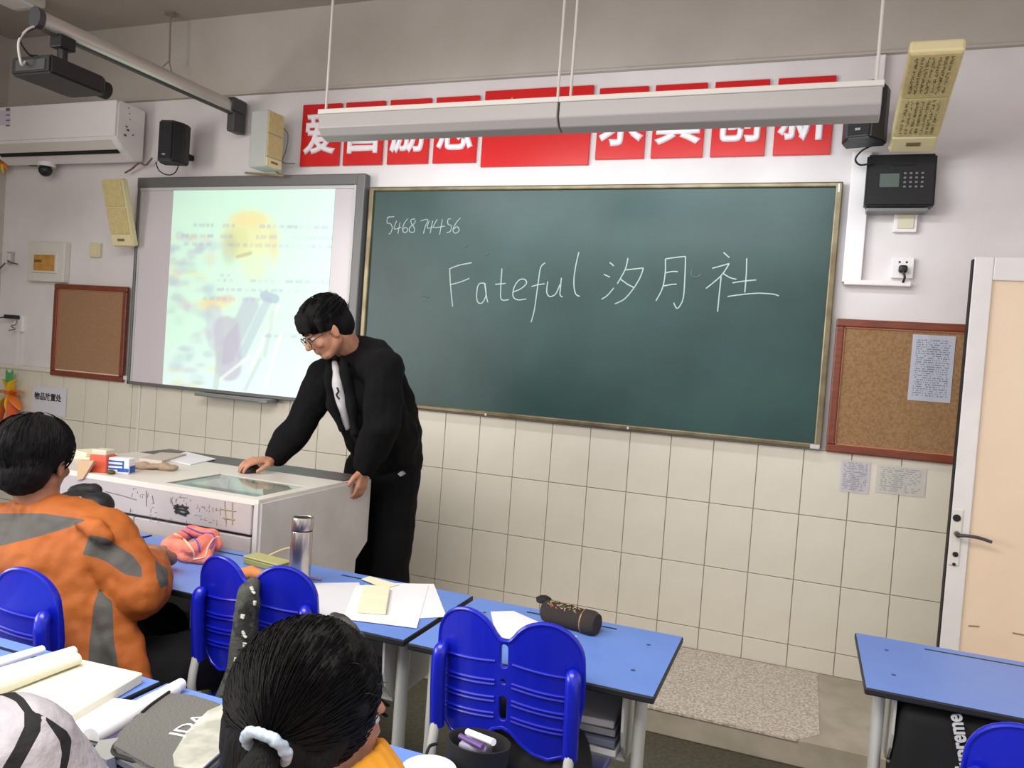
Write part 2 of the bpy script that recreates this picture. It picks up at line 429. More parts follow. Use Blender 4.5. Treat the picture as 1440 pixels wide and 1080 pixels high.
# slide: a grid of small faces painted in soft patches (what the projector throws on the board)
ya = -.0372
sx0 = PY(243, 290, ya).x; sx1 = PY(470, 300, ya).x-.003; sz1 = PY(300, 267, ya).z; sz0 = PY(330, 554, ya).z-.004
NX, NZ = 190, 170
def smooth(e0, e1, x): 
    t_ = max(0., min(1., (x-e0)/(e1-e0))); return t_*t_*(3-2*t_)
def seg_d(p, a, b):
    ax, ay = a; bx, by = b; dx, dy = bx-ax, by-ay
    t_ = max(0, min(1, ((p[0]-ax)*dx+(p[1]-ay)*dy)/(dx*dx+dy*dy+1e-9))); return math.hypot(p[0]-ax-t_*dx, p[1]-ay-t_*dy)
rnd = random.Random(3)
words = []   # blurred lines of words: px row, start, end
for row, spans in ((318, ((272,300),(313,330),(365,420),(400,470))), (333, ((255,300),(310,330),(360,392),(410,470))), (345, ((258,300),(320,470))),
                   (395, ((305,330),(352,395),(402,440),(442,468))), (408, ((305,370),(372,398),(404,445))), (421, ((285,330),(340,365))), (388, ((310,325),)), (472, ((372,392),(398,440)))):
    for s0, s1 in spans:
        x = s0
        while x < s1:
            wd = rnd.uniform(4, 11); words.append((row + (x-355)*.02, x, min(x+wd, s1), rnd.uniform(.3, .8))); x += wd+rnd.uniform(1.5, 4)
smudge = [(rnd.uniform(238,300), rnd.uniform(330,545), rnd.uniform(6,16), rnd.uniform(4,10), rnd.choice([(176,184,204),(196,188,206),(226,220,170),(182,208,208),(186,200,206)]), rnd.uniform(.15,.42)) for _ in range(90)]
def slide_col(px, py):
    c = [206., 243., 222.]
    k = smooth(440, 560, py); c = [c[0]+12*k, c[1]+1*k, c[2]+20*k]
    def mixin(col, a):
        for i in range(3): c[i] += (col[i]-c[i])*a
    for sx, sy, rx, ry, col, a in smudge:
        mixin(col, a*smooth(1.2, .3, math.hypot((px-sx)/rx, (py-sy)/ry)))
    # pale yellow round head, pale throat
    d = math.hypot((px-350)/40, (py-332)/40); mixin((226,226,166), .8*smooth(1.2, .55, d)); mixin((240,214,150), .45*smooth(1.0, .5, math.hypot((px-352)/34, (py-308)/14))); mixin((206,216,150), .5*smooth(1.15, .3, math.hypot((px-334)/20, (py-338)/22)))
    d = math.hypot((px-322)/14, (py-350)/30); mixin((180,190,160), .45*smooth(1.2, .3, d))
    d = math.hypot((px-357)/22, (py-375)/26); mixin((214,238,200), .9*smooth(1.2, .4, d))
    d = math.hypot((px-385)/10, (py-345)/34); mixin((228,206,150), .5*smooth(1.2, .3, d))
    mixin((170,160,110), .45*smooth(4, 1, seg_d((px,py),(334,361),(352,356))))
    mixin((234,210,150), .5*smooth(1.2, .3, math.hypot((px-300)/32, (py-428)/10)))
    mixin((232,170,150), .4*smooth(1.2, .3, math.hypot((px-318)/18, (py-420)/8)))
    # dark cloth running down in slanted bands
    mixin((176,180,198), .6*smooth(16, 9, seg_d((px,py),(352,430),(318,500))))
    mixin((180,172,192), .62*smooth(22, 14, seg_d((px,py),(318,462),(322,518))))
    mixin((164,180,200), .75*smooth(9, 5, seg_d((px,py),(372,416),(386,420))))
    mixin((170,176,200), .5*smooth(8, 4, seg_d((px,py),(376,424),(340,500))))
    mixin((190,190,208), .5*smooth(16, 8, seg_d((px,py),(300,440),(304,482))))
    for A, B, wv in (((360,420),(316,470),2.4),((392,430),(352,520),2),((352,500),(310,533),2),((384,440),(372,500),3),((366,505),(345,548),2.5),((310,490),(303,545),4),((395,470),(372,545),2)):
        mixin((190,205,200) if wv > 2.1 else (236,250,240), .6*smooth(wv+1.5, wv-1, seg_d((px,py),A,B)))
    for y, a0, a1, s in words:
        if a0 < px < a1: mixin((172,172,196), s*.62*smooth(3.8, 1.2, abs(py-y)))
    return (*lin(tuple(max(0, min(255, v)) for v in c)), 1)
bm = bmesh.new(); lay = bm.loops.layers.color.new('paint')
grid = [[bm.verts.new((sx0+(sx1-sx0)*i/NX, ya, sz0+(sz1-sz0)*j/NZ)) for i in range(NX+1)] for j in range(NZ+1)]
cols = [[slide_col(*toPx(v.co)) for v in r] for r in grid]
for j in range(NZ):
    for i in range(NX):
        f = bm.faces.new((grid[j][i], grid[j][i+1], grid[j+1][i+1], grid[j+1][i]))
        for l, (jj, ii) in zip(f.loops, ((j,i),(j,i+1),(j+1,i+1),(j+1,i))): l[lay] = cols[jj][ii]
me = bpy.data.meshes.new('projected_slide'); bm.to_mesh(me); bm.free()
# colours were computed in linear light: write them back unconverted through a float attribute
at_ = me.attributes.new('paintf', 'FLOAT_COLOR', 'CORNER')
k = 0
buf = []
for p in me.polygons:
    j, i = divmod(p.index, NX)
    for jj, ii in ((j,i),(j,i+1),(j+1,i+1),(j+1,i)): buf += cols[jj][ii]
at_.data.foreach_set('color', buf)
m_slide = vcol_mat('projected_light', .5, .2)
for n in m_slide.node_tree.nodes:
    if n.type == 'VERTEX_COLOR': n.layer_name = 'paintf'
me.materials.append(m_slide)
link('projected_slide', me, t, label='pale green projected picture with blurred rows of words')

# ================================================================= CHALKBOARD
X0, X1, Z0, Z1 = -.748, 1.668, 1.112, 2.305
t = thing('chalkboard', 'dark green chalkboard with white chalk writing in a bronze frame', 'chalkboard', ((X0+X1)/2, -.02, Z0))
bm = bmesh.new(); box(bm, (X0+.01, -.022, Z0+.01), (X1-.01, -.006, Z1-.01)); obj('board_face', bm, m_green, t)
bm = bmesh.new(); fw = .03
box(bm, (X0, -.035, Z1-fw+.006), (X1, -.006, Z1), bev=.006); box(bm, (X0, -.04, Z0), (X1, -.006, Z0+fw-.006), bev=.006)
box(bm, (X1-fw, -.036, Z0), (X1, -.006, Z1), bev=.006); box(bm, (X0, -.036, Z0), (X0+fw, -.006, Z1), bev=.006)
obj('frame', bm, m_trimb, t)
bm = bmesh.new()
for a, b in (((X0+.005,Z0+.02),(X0+.045,Z0+.06)),((X1-.045,Z0+.02),(X1-.005,Z0+.0)),((X1-.02,Z1-.05),(X1-.012,Z1-.01))):
    bm = bmesh.new(); box(bm, (min(a[0],b[0]), -.042, min(a[1],b[1])), (max(a[0],b[0]), -.03, max(a[1],b[1])), bev=.002); obj('corner_clip', bm, m_alu, t)
for px, py in ((683, 583), (883, 602)):
    bm = bmesh.new(); q = PY(px, py, -.04); box(bm, (q.x-.006, -.044, q.z-.006), (q.x+.006, -.03, q.z+.006), bev=.002); obj('clip', bm, m_alu, t)

def Z4(L): return [(520+x/4.8, 250+y/4.8) for x, y in L]     # readings off an enlargement of the board
def Z5(L): return [(820+x/4.8, 330+y/4.8) for x, y in L]
yc = -.0225
latin = [
 [(540,612),(545,720),(560,870)], [(540,615),(600,592),(688,574)], [(545,722),(610,705),(672,680)],
 [(775,712),(735,720),(722,790),(730,840),(760,845),(785,790),(778,712)], [(775,712),(785,780),(795,835),(800,838)],
 [(893,612),(886,720),(885,810),(905,828),(940,822)], [(848,720),(900,716),(918,712)],
 [(968,772),(1020,750),(1058,715),(1048,688),(1010,690),(975,740),(968,800),(1000,825),(1058,818)],
 [(1185,575),(1155,605),(1140,690),(1125,800),(1110,900),(1090,975)], [(1092,735),(1140,722),(1182,716)],
 [(1202,700),(1195,770),(1215,802),(1255,785),(1285,720)], [(1294,676),(1288,740),(1285,790),(1302,806)],
 [(1412,502),(1390,600),(1378,700),(1388,780),(1418,802)]]
cjk = [
 [(180,188),(208,212)], [(140,268),(182,288)], [(125,437),(165,410),(208,360)],
 [(303,158),(285,235),(232,332)], [(290,238),(408,226)], [(408,226),(385,290),(340,365),(280,435),(215,468)], [(252,300),(300,335),(345,358)],
 [(556,165),(555,260),(535,365),(492,448)], [(556,165),(620,155),(692,148)], [(692,148),(688,280),(678,420),(655,480),(632,498),(612,460)],
 [(558,258),(600,250),(640,250)], [(540,348),(590,338),(632,335)],
 [(948,120),(988,156)], [(872,228),(930,212),(988,196)], [(988,196),(930,280),(830,364)], [(932,285),(920,400),(908,520)], [(945,262),(990,290),(1035,302)],
 [(1105,160),(1102,270),(1092,390)], [(1008,326),(1080,315),(1168,306)], [(975,418),(1080,404),(1180,396),(1280,402),(1322,414)]]
bm = bmesh.new(); strokes(bm, [Z4(L) for L in latin], .0066, yc); obj('chalk_writing', bm, m_chalk, t, label='white chalk word Fateful')
bm = bmesh.new(); strokes(bm, [Z5(L) for L in cjk], .0066, yc); obj('chalk_writing', bm, m_chalk, t, label='three large chalk characters')
digits = [
 [(148,265),(122,268),(118,305),(140,310),(152,340),(140,375),(128,380)], [(118,268),(165,262)],
 [(182,290),(165,345),(212,335)], [(205,300),(190,378)],
 [(258,275),(232,310),(222,355),(240,372),(258,350),(240,335),(225,350)],
 [(305,278),(278,285),(285,315),(302,340),(296,368),(268,362),(272,335),(300,310),(310,285)],
 [(345,292),(392,282),(375,330),(362,378)],
 [(402,290),(388,340),(432,332)], [(425,290),(408,375)],
 [(455,280),(432,335),(508,326)], [(490,280),(472,385)],
 [(548,278),(530,280),(528,312),(550,325),(545,360),(520,372)],
 [(612,270),(580,310),(562,355),(580,375),(604,355),(590,330),(568,345)]]
bm = bmesh.new(); strokes(bm, [Z4(L) for L in digits], .0048, yc); obj('chalk_writing', bm, m_chalk, t, label='small chalk number 546874456')
m_smear = mat('chalk_smear', (86,120,116), .95, col2=(60,98,94), cscale=30)
for L_ in (Z5([(735,238),(730,270),(760,290),(800,268)]), Z4([(345,800),(375,800),(395,808)]), Z4([(640,470),(660,455)]), Z4([(780,520),(800,512)])):
    bm = bmesh.new(); strokes(bm, [L_], .007, yc); obj('chalk_smear', bm, m_smear, t)

# ================================================================= CORKBOARDS AND PAPERS
def corkboard(x0, x1, z0, z1, mc, label, fw=.035):
    t = thing('corkboard', label, 'noticeboard', ((x0+x1)/2, -.01, z0))
    b = bmesh.new(); box(b, (x0+.01, -.016, z0+.01), (x1-.01, -.006, z1-.01)); obj('cork_panel', b, mc, t)
    for nm, lo, hi in (('frame_rail', (x0, z1-fw), (x1, z1)), ('frame_rail', (x0, z0), (x1, z0+fw)), ('frame_rail', (x0, z0+fw), (x0+fw, z1-fw)), ('frame_rail', (x1-fw, z0+fw), (x1, z1-fw))):
        b = bmesh.new(); box(b, (lo[0], -.03, lo[1]), (hi[0], -.006, hi[1]), bev=.006); obj(nm, b, m_wood, t)
    b = bmesh.new(); e = .004
    for lo, hi in (((x0+fw, z1-fw-e), (x1-fw, z1-fw)), ((x0+fw, z0+fw), (x1-fw, z0+fw+e)), ((x0+fw, z0+fw), (x0+fw+e, z1-fw)), ((x1-fw-e, z0+fw), (x1-fw, z1-fw))):
        box(b, (lo[0], -.022, lo[1]), (hi[0], -.015, hi[1]))
    obj('inner_bead', b, mat('bead_wood', (190,120,84), .4), t)
    return t
corkboard(-3.10, -2.465, 1.09, 1.695, m_corkd, 'plain brown pinboard in a red-brown frame left of the whiteboard', .034)
corkboard(1.688, 2.46, 1.105, 1.70, m_cork, 'speckled cork board in a red-brown frame partly behind the door')
m_pr1 = print_mat('printed_sheet', (222,226,238), (156,162,180), 30, 40, .6)
m_pr2 = print_mat('printed_table', (234,232,226), (196,198,202), 14, 22, .6)
m_pr3 = print_mat('printed_list', (232,230,234), (184,182,196), 18, 18, .7)
def sheet(name, pa, pb, y, m, label, cat, pins=False):
    a = PY(*pa, y); b = PY(*pb, y); bm = bmesh.new(); 
    x0, x1, z0, z1 = a.x, b.x, b.z, a.z
    n = 8; g = [[bm.verts.new((x0+(x1-x0)*i/n, y-.0015*math.sin(i/n*PI), z0+(z1-z0)*j)) for i in range(n+1)] for j in (0, 1)]
    f = [bm.faces.new((g[0][i], g[0][i+1], g[1][i+1], g[1][i])) for i in range(n)]
    bmesh.ops.solidify(bm, geom=bm.faces[:], thickness=.0008)
    o = obj(name, bm, m); return tag(o, label, cat)
sheet('notice_sheet', (1284, 470), (1336, 567), -.019, m_pr1, 'white printed sheet pinned to the upper right of the cork board', 'paper')
sheet('printed_list', (1183, 646), (1221, 695), -.009, m_pr3, 'small grey printed sheet stuck to the tiles below the cork board', 'paper')
sheet('printed_table', (1233, 652), (1300, 700), -.009, m_pr2, 'wide pale printed table stuck to the tiles nearest the door', 'paper')
y = -.012; a = PY(46, 541, y); b = PY(92, 582, y)
t = thing('storage_label', 'white paper sign with black characters on the tiles behind the boy', 'sign', ((a.x+b.x)/2, y, b.z))
bm = bmesh.new(); box(bm, (a.x, y, b.z-.02), (b.x, y+.003, a.z)); obj('sheet', bm, mat('cool_paper', (206,206,214), .8), t)
c = PY(67, 559, y-.001)
text('lettering', '物品放置处', .052, on_wall(c.x, y-.0005, c.z), mat('black_ink', (30,20,28), .8), t, ext=.0006, offset=.0012, sx=.95)

# ================================================================= RED SLOGAN PANELS
panels = [(-1.24,-.981,'爱'),(-.952,-.702,'国'),(-.668,-.418,'励'),(-.387,-.135,'志'),(.515,.759,'求'),(.793,1.039,'真'),(1.075,1.320,'创'),(1.357,1.603,'新')]
lb = ['first panel at the far left, reading love', 'second panel, reading country', 'third panel from the left, reading encourage', 'fourth panel, just left of the wide one, reading will',
      'just right of the wide one, reading seek', 'second right of the wide one, reading true', 'third right of the wide one, reading create', 'at the far right end, reading new']
for (x0, x1, ch), L in zip(panels, lb):
    t = thing('slogan_panel', 'red square slogan panel, '+L, 'sign', ((x0+x1)/2, 0, 2.435), 0, 'red slogan panels above the boards')
    bm = bmesh.new(); box(bm, (x0, -.006, 2.434), (x1, .012, 2.785), bev=.002, seg=1); obj('panel', bm, m_redp, t)
    text('character', ch, .25, on_wall((x0+x1)/2, -.0085, 2.60), m_wtext, t, ext=.001, bevel=.0075, sx=.88)
t = thing('emblem_panel', 'widest red panel in the middle of the slogan row', 'sign', (.19, 0, 2.41))
bm = bmesh.new(); box(bm, (-.104, -.006, 2.409), (.482, .012, 2.804), bev=.002, seg=1); obj('panel', bm, m_redp, t)
bm = bmesh.new()
for cx_, cz_, R_ in ((.05, 2.72, .045), (-.04, 2.745, .014), (-.03, 2.70, .014)):
    prism(bm, [(cx_+(R_ if k % 2 == 0 else R_*.4)*math.sin(k*PI/5), -.009, cz_+(R_ if k % 2 == 0 else R_*.4)*math.cos(k*PI/5)) for k in range(10)], (0, .004, 0))
obj('star', bm, m_yel, t)

# ================================================================= BOARD LAMPS
def lamp(xa, xb, label, rods):
    y, z = -.8, 2.40
    t = thing('board_lamp', label, 'lamp', ((xa+xb)/2, y, 2.34), 0, 'hanging lamps before the boards')
    prof = [(y-.062, z+.045), (y-.068, z+.03), (y-.068, z-.03), (y-.045, z-.062), (y+.005, z-.075), (y+.075, z-.02), (y+.06, z+.045)]
    bm = bmesh.new(); prism(bm, [(xa, a, b) for a, b in prof], (xb-xa, 0, 0))
    bmesh.ops.bevel(bm, geom=bm.edges[:], offset=.003, segments=1, affect='EDGES')
    obj('housing', bm, mat('lamp_grey', (170,166,164), .45, metal=.1), t)
    bm = bmesh.new(); box(bm, (xa-.004, y-.074, z+.028), (xb+.004, y-.05, z+.049), bev=.003); obj('top_rail', bm, m_offw, t)
    bm = bmesh.new(); prism(bm, [(xa+.03, y+.078, z-.018), (xa+.03, y+.024, z-.062), (xa+.03, y+.022, z-.058), (xa+.03, y+.075, z-.014)], (xb-xa-.06, 0, 0))
    obj('diffuser', bm, mat('lit_tube', (225,240,255), .5, emit=2.2), t)
    for rx in rods:
        bm = bmesh.new(); tube(bm, [(rx, y, z+.04), (rx, y, 3.34)], .006, 8); lathe(bm, [(.0, .0), (.022, 0), (.022, .012), (.006, .02)], (rx, y, z+.045), 12); obj('suspension_rod', bm, m_wcord, t)
xm = PY(792, 165, -.8).x
lamp(PY(449, 178, -.86).x, xm-.004, 'left grey hanging lamp before the slogan panels', (PY(462, 100, -.8).x, PY(790, 60, -.8).x))
lamp(xm+.004, PY(1240, 140, -.86).x, 'right grey hanging lamp reaching the black loudspeaker', (PY(808, 60, -.8).x, PY(1237, 60, -.8).x))

# ================================================================= AIR CONDITIONER
y = -.22
a = PY(167, 140, y); b = PY(176, 205, y)
xr_ = a.x; xl_ = xr_-1.14; z1 = a.z; zf = PY(168, 194, y).z; z0 = PY(150, 222, -.12).z
t = thing('air_conditioner', 'white wall air conditioner above the left pinboard', 'air conditioner', ((xl_+xr_)/2, -.1, z0))
bm = bmesh.new(); prism(bm, [(xl_, -.012, z1-.005), (xl_, y+.015, z1), (xl_, y, z1-.02), (xl_, y, zf), (xl_, y+.05, zf-.05), (xl_, -.06, z0-.015), (xl_, -.012, z0)], (xr_-xl_, 0, 0))
bmesh.ops.bevel(bm, geom=bm.edges[:], offset=.006, segments=2, affect='EDGES'); obj('body', bm, m_white, t)
bm = bmesh.new(); box(bm, (xl_+.005, y-.012, zf+.012), (xr_-.006, y+.004, z1-.004), bev=.005); obj('front_cover', bm, m_white, t)
bm = bmesh.new()
prism(bm, [(xl_+.05, y+.010, zf-.002), (xl_+.05, y+.052, zf-.047), (xl_+.05, y+.049, zf-.052), (xl_+.05, y+.004, zf-.006)], (xr_-xl_-.1, 0, 0)); obj('louvre', bm, m_offw, t)
bm = bmesh.new(); prism(bm, [(xl_+.06, y+.055, zf-.050), (xl_+.06, y+.075, zf-.066), (xl_+.06, y+.072, zf-.071), (xl_+.06, y+.051, zf-.055)], (xr_-xl_-.11, 0, 0)); obj('outlet_slot', bm, m_blackm, t)
e = PY(10, 165, y-.013)
bm = bmesh.new(); box(bm, (e.x-.09, y-.0135, e.z-.05), (e.x+.03, y-.0115, e.z+.045)); obj('energy_label', bm, mat('pale_label', (212,200,216), .6), t)
bm = bmesh.new()
m_gpi = mat('grey_purple_ink', (120,104,122), .7)
for k in range(4): q = PY(11, 154+k*7.5, y-.014); bm = bmesh.new(); box(bm, (q.x-.018, y-.0145, q.z-(.009 if k == 0 else .005)), (q.x+.018, y-.0132, q.z+(.009 if k == 0 else .003))); obj('printed_line', bm, m_gpi, t)
bm = bmesh.new()
for px, py, s in ((178,178,.007),(180,183,.009),(176,190,.009),(187,190,.006),(182,160,.004),(183,168,.004),(181,152,.004)):
    q = PX(px, py, xr_); box(bm, (xr_-.001, q.y-s, q.z-s*.7), (xr_+.0015, q.y+s, q.z+s*.7))
obj('side_marks', bm, mat('grey_mark', (96,100,100), .7), t)
# drain hose and cable stubs under it
bm = bmesh.new(); tube(bm, curve([PY(214,222,-.03), PY(205,232,-.04), PY(196,229,-.05), PY(186,237,-.04), PY(176,243,-.03)]), .006, 8)
tag(obj('loose_cable', bm, mat('brown_cable', (120,96,84), .7), smooth=60), 'short loose brown cable end below the air conditioner corner', 'cable')

# ================================================================= DOME CAMERA
q = PY(61, 236, -.09)
t = thing('security_camera', 'small white dome camera with black ball under the air conditioner', 'camera', (q.x, -.05, q.z))
bm = bmesh.new(); lathe(bm, [(.0, 0), (.050, 0), (.054, .012), (.046, .03), (0, .032)], (q.x, -.07, q.z+.012), 24); tube(bm, [(q.x, -.07, q.z+.03), (q.x, -.01, q.z+.03)], .018, 12); obj('mount', bm, m_white, t, smooth=50)
bm = bmesh.new(); ellip(bm, (q.x, -.075, q.z-.012), (.041, .041, .041)); obj('ball', bm, m_black, t, smooth=60)
bm = bmesh.new(); tube(bm, [(q.x-.03, -.03, q.z+.03), (q.x-.22, -.02, q.z+.035)], .005, 8); obj('cable', bm, m_grey, t)

# ================================================================= BLACK LOUDSPEAKERS
def black_speaker(c, w_, h_, d_, rz, label, logo=(0,0)):
    t = thing('loudspeaker', label, 'loudspeaker', c, rz)
    bm = bmesh.new(); pl = [(-w_/2, 0), (w_/2, 0), (w_/2*.98, -d_*.5), (w_/2*.55, -d_), (-w_/2*.55, -d_), (-w_/2*.98, -d_*.5)]
    prism(bm, [(a, b, -h_/2) for a, b in pl], (0, 0, h_)); bmesh.ops.bevel(bm, geom=bm.edges[:], offset=.008, segments=2, affect='EDGES')
    obj('cabinet', bm, m_black, t, world=False)
    bm = bmesh.new(); box(bm, (-w_/2*.5, -d_-.006, -h_/2+.014), (w_/2*.5, -d_+.004, h_/2-.014), bev=.003); obj('grille', bm, mat('black_grille', (36,36,38), .8, bump=.6, bscale=300), t, world=False)
    bm = bmesh.new(); box(bm, (-.012+logo[0], -d_-.008, -h_/2+.03), (.008+logo[0], -d_-.005, -h_/2+.04)); obj('badge', bm, m_grey, t, world=False)
    bm = bmesh.new(); box(bm, (-.02, 0, -.05), (.02, .16, -.02), bev=.003); obj('wall_bracket', bm, m_blackm, t, world=False)
    return t
q = PY(238, 201, -.2); black_speaker((q.x, -.13, q.z), .16, .235, .13, math.radians(12), 'black loudspeaker right of the air conditioner above the whiteboard', (.0,0))
bm = bmesh.new(); tube(bm, curve([PY(219,228,-.17), PY(224,240,-.16), PY(236,246,-.15), PY(246,243,-.14), PY(251,233,-.13)]), .0035, 8); tag(obj('speaker_cable', bm, m_cord, smooth=60), 'thin dark cable looping under the left black loudspeaker', 'cable')
q = PY(1222, 160, -.25); black_speaker((q.x, -.17, q.z), .165, .235, .15, math.radians(-14), 'black loudspeaker behind the right end of the hanging lamp', (.0,0))
bm = bmesh.new(); tube(bm, curve([PY(1228,204,-.14), PY(1212,212,-.12), PY(1203,224,-.10), PY(1210,232,-.09), PY(1228,229,-.08)]), .004, 8); tag(obj('speaker_cable', bm, m_cord, smooth=60), 'black cable looping below the right black loudspeaker', 'cable')

# ================================================================= BEIGE COLUMN LOUDSPEAKERS
def column(bot, top, wd, label, rz=0., side=None, dp=.05):
    """bot/top: middle of the front face's lower and upper edge; the box leans forward at the top"""
    v = top-bot; L = v.length; t = thing('column_loudspeaker', label, 'loudspeaker', bot)
    zx = v.normalized(); xx = Vector((math.cos(rz), math.sin(rz), 0)); xx = (xx-zx*xx.dot(zx)).normalized(); yy = zx.cross(xx)
    R = Matrix((xx, yy, zx)).transposed().to_4x4(); MM = Matrix.Translation(bot) @ R
    def put(nm, b, m, lab=None):
        me_ = bmesh.ops.transform(b, matrix=MM, verts=b.verts[:]); return obj(nm, b, m, t, label=lab)
    b = bmesh.new(); box(b, (-wd/2, .0, 0), (wd/2, dp, L), bev=.01); put('cabinet', b, side or m_beigeb)
    b = bmesh.new(); box(b, (-wd/2+.006, -.007, L*.19), (wd/2-.006, .004, L*.585), bev=.004); put('grille_panel', b, m_beige)
    b = bmesh.new(); box(b, (-wd/2+.006, -.007, L*.60), (wd/2-.006, .004, L-.006), bev=.004); put('grille_panel', b, m_beige)
    b = bmesh.new(); box(b, (-wd/2+.006, -.007, .006), (wd/2-.006, .004, L*.175), bev=.004); put('lower_panel', b, m_beigeb)
    b = bmesh.new(); box(b, (-.026, -.0095, L*.085), (.026, -.006, L*.125), bev=.001); put('name_plate', b, mat('brown_plate', (120,104,70), .5))
    return t, MM, L
def tilt_top(px, py, bx): return PX(px, py, bx)
bot = PY(1281, 213, -.15); top = tilt_top(1318, 72, bot.x+.0)
t, MM, L = column(bot, top, .175, 'beige column loudspeaker leaning out with rows of dark writing on its cloth', math.radians(-3))
# dark writing on the cloth
rn = random.Random(5); bm = bmesh.new()
for za, zb in ((.22, .57), (.64, .965)):
    for c_ in range(7):
        x = -.058+c_*.0185; z = L*zb
        while z > L*za:
            dz = rn.uniform(.004, .010)
            if rn.random() < .85: tube(bm, [MM @ Vector((x+rn.uniform(-.005,.005), -.0085, z)), MM @ Vector((x+rn.uniform(-.006,.006), -.0085, z-dz))], .0012, 4)
            if rn.random() < .5: tube(bm, [MM @ Vector((x-.005, -.0085, z)), MM @ Vector((x+.005, -.0085, z-rn.uniform(-.002,.002)))], .001, 4)
            z -= dz+rn.uniform(.001,.005)
o = obj('handwriting', bm, mat('faded_ink', (104,92,56), .8), t); o['kind'] = 'stuff'
bot = PY(173, 347, -.11); top = tilt_top(156, 252, bot.x)
column(bot, top, .155, 'beige column loudspeaker tilted downward left of the whiteboard', math.radians(4))
bot = PY(384, 238, -.15); top = bot+Vector((0,-.0,PY(388,160,-.13).z-bot.z))
column(bot, top, .13, 'short beige loudspeaker turned sideways above the whiteboard', math.radians(84), dp=.125, side=mat('pale_grey_plastic', (186,190,186), .5))
bm = bmesh.new(); tube(bm, curve([PY(397,178,-.06), PY(405,190,-.05), PY(402,212,-.05), PY(397,228,-.05), PY(415,230,-.02)]), .003, 8); tag(obj('speaker_cable', bm, mat('dull_brown_cable', (112,104,80), .7), smooth=60), 'thin brown cable beside the sideways beige loudspeaker', 'cable')
bm = bmesh.new(); tube(bm, [PY(345,243,-.02), PY(398,247,-.1)], .006, 8); tube(bm, [PY(380,236,-.1), PY(398,248,-.04)], .006, 8); tag(obj('brass_bracket', bm, mat('dull_brass', (150,140,100), .5)), 'brass-coloured bracket under the sideways beige loudspeaker', 'bracket')

# ================================================================= PROJECTOR ON ITS ARM
bx = PY(338, 160, -.03).x
t = thing('projector_boom', 'long silver projector arm reaching out from the wall', 'bracket', (bx, -.1, 2.7))
e1 = PX(54, 26, bx); e0 = PX(330, 152, bx)
d = (e1-e0); dn = d.normalized()
bm = bmesh.new(); hh = .038; ww = .03
sec = [(math.cos(k*PI/8)*ww, math.sin(k*PI/8)*hh) for k in range(16)]
sd = Vector((1,0,0)); uu = sd.cross(dn).normalized(); uu = uu if uu.z > 0 else -uu
prism(bm, [e0 + sd*a + uu*b for a, b in sec], d); obj('silver_tube', bm, m_alu, t, smooth=40)
bm = bmesh.new(); prism(bm, [e0 - uu*.045 + sd*a + uu*b for a, b in ((-.012,0),(.012,0),(.012,.014),(-.012,.014))], d*.98); obj('cable_channel', bm, m_dgrey, t)
bm = bmesh.new(); prism(bm, [e1 - dn*.01 + sd*a*1.2 + uu*b*1.2 for a, b in sec], dn*.03); obj('end_cap', bm, m_dgrey, t)
bm = bmesh.new()
box(bm, (bx-.035, -.14, e0.z-.03), (bx+.045, -.02, e0.z+.05), bev=.015); box(bm, (bx-.03, -.11, e0.z-.14), (bx+.03, -.01, e0.z), bev=.012)
obj('wall_mount', bm, m_dgrey, t)
pa = PX(88, 78, bx)
t2 = thing('projector', 'dark short-throw projector hanging from the end of the silver arm', 'projector', (pa.x, pa.y, pa.z-.15))
ya_ = pa.y
bm = bmesh.new(); n0 = e0 + d*((pa-e0).dot(d)/d.length_squared) - uu*.04
box(bm, (n0.x-.035, n0.y-.04, n0.z-.05), (n0.x+.035, n0.y+.04, n0.z+.008), bev=.006); tube(bm, [n0-Vector((0,0,.04)), n0-Vector((0,0,.16))], .022, 14); obj('mount_neck', bm, m_black, t2)
pb = n0-Vector((0,0,.135))
bm = bmesh.new(); rz = math.radians(-4)
prism(bm, [(pb.x+a, pb.y+b, pb.z-.075) for a, b in ((-.12,-.15),(.12,-.15),(.12,.12),(.10,.15),(-.10,.15),(-.12,.12))], (0,0,.08)); bmesh.ops.bevel(bm, geom=bm.edges[:], offset=.008, segments=2, affect='EDGES'); obj('body', bm, m_black, t2)
bm = bmesh.new(); lathe(bm, [(0,0),(.036,0),(.040,.03),(.040,.07),(0,.07)], (0,0,0), 20, mtx=Matrix.Rotation(-PI/2, 3, 'X')); bmesh.ops.translate(bm, verts=bm.verts[:], vec=(pb.x+.06, pb.y+.12, pb.z-.035)); obj('lens', bm, m_blackm, t2, smooth=40)
bm = bmesh.new(); box(bm, (pb.x-.085, pb.y-.154, pb.z-.06), (pb.x+.09, pb.y-.149, pb.z-.015)); obj('rear_sockets', bm, m_dgrey, t2)
bm = bmesh.new(); tube(bm, curve([e1-uu*.03, PX(38,42,bx), PX(26,60,bx), PX(30,90,bx), (pb.x-.03, pb.y-.15, pb.z-.02)]), .005, 8)
tag(obj('projector_cable', bm, m_wcord, smooth=60), 'white cable looping from the arm end to the projector', 'cable')
bm = bmesh.new(); tube(bm, curve([e1-uu*.035, PX(28,52,bx), PX(40,76,bx), (pb.x-.0, pb.y-.12, pb.z+.015)]), .004, 8)
tag(obj('projector_cable', bm, m_cord, smooth=60), 'black cable looping from the arm end to the projector', 'cable')
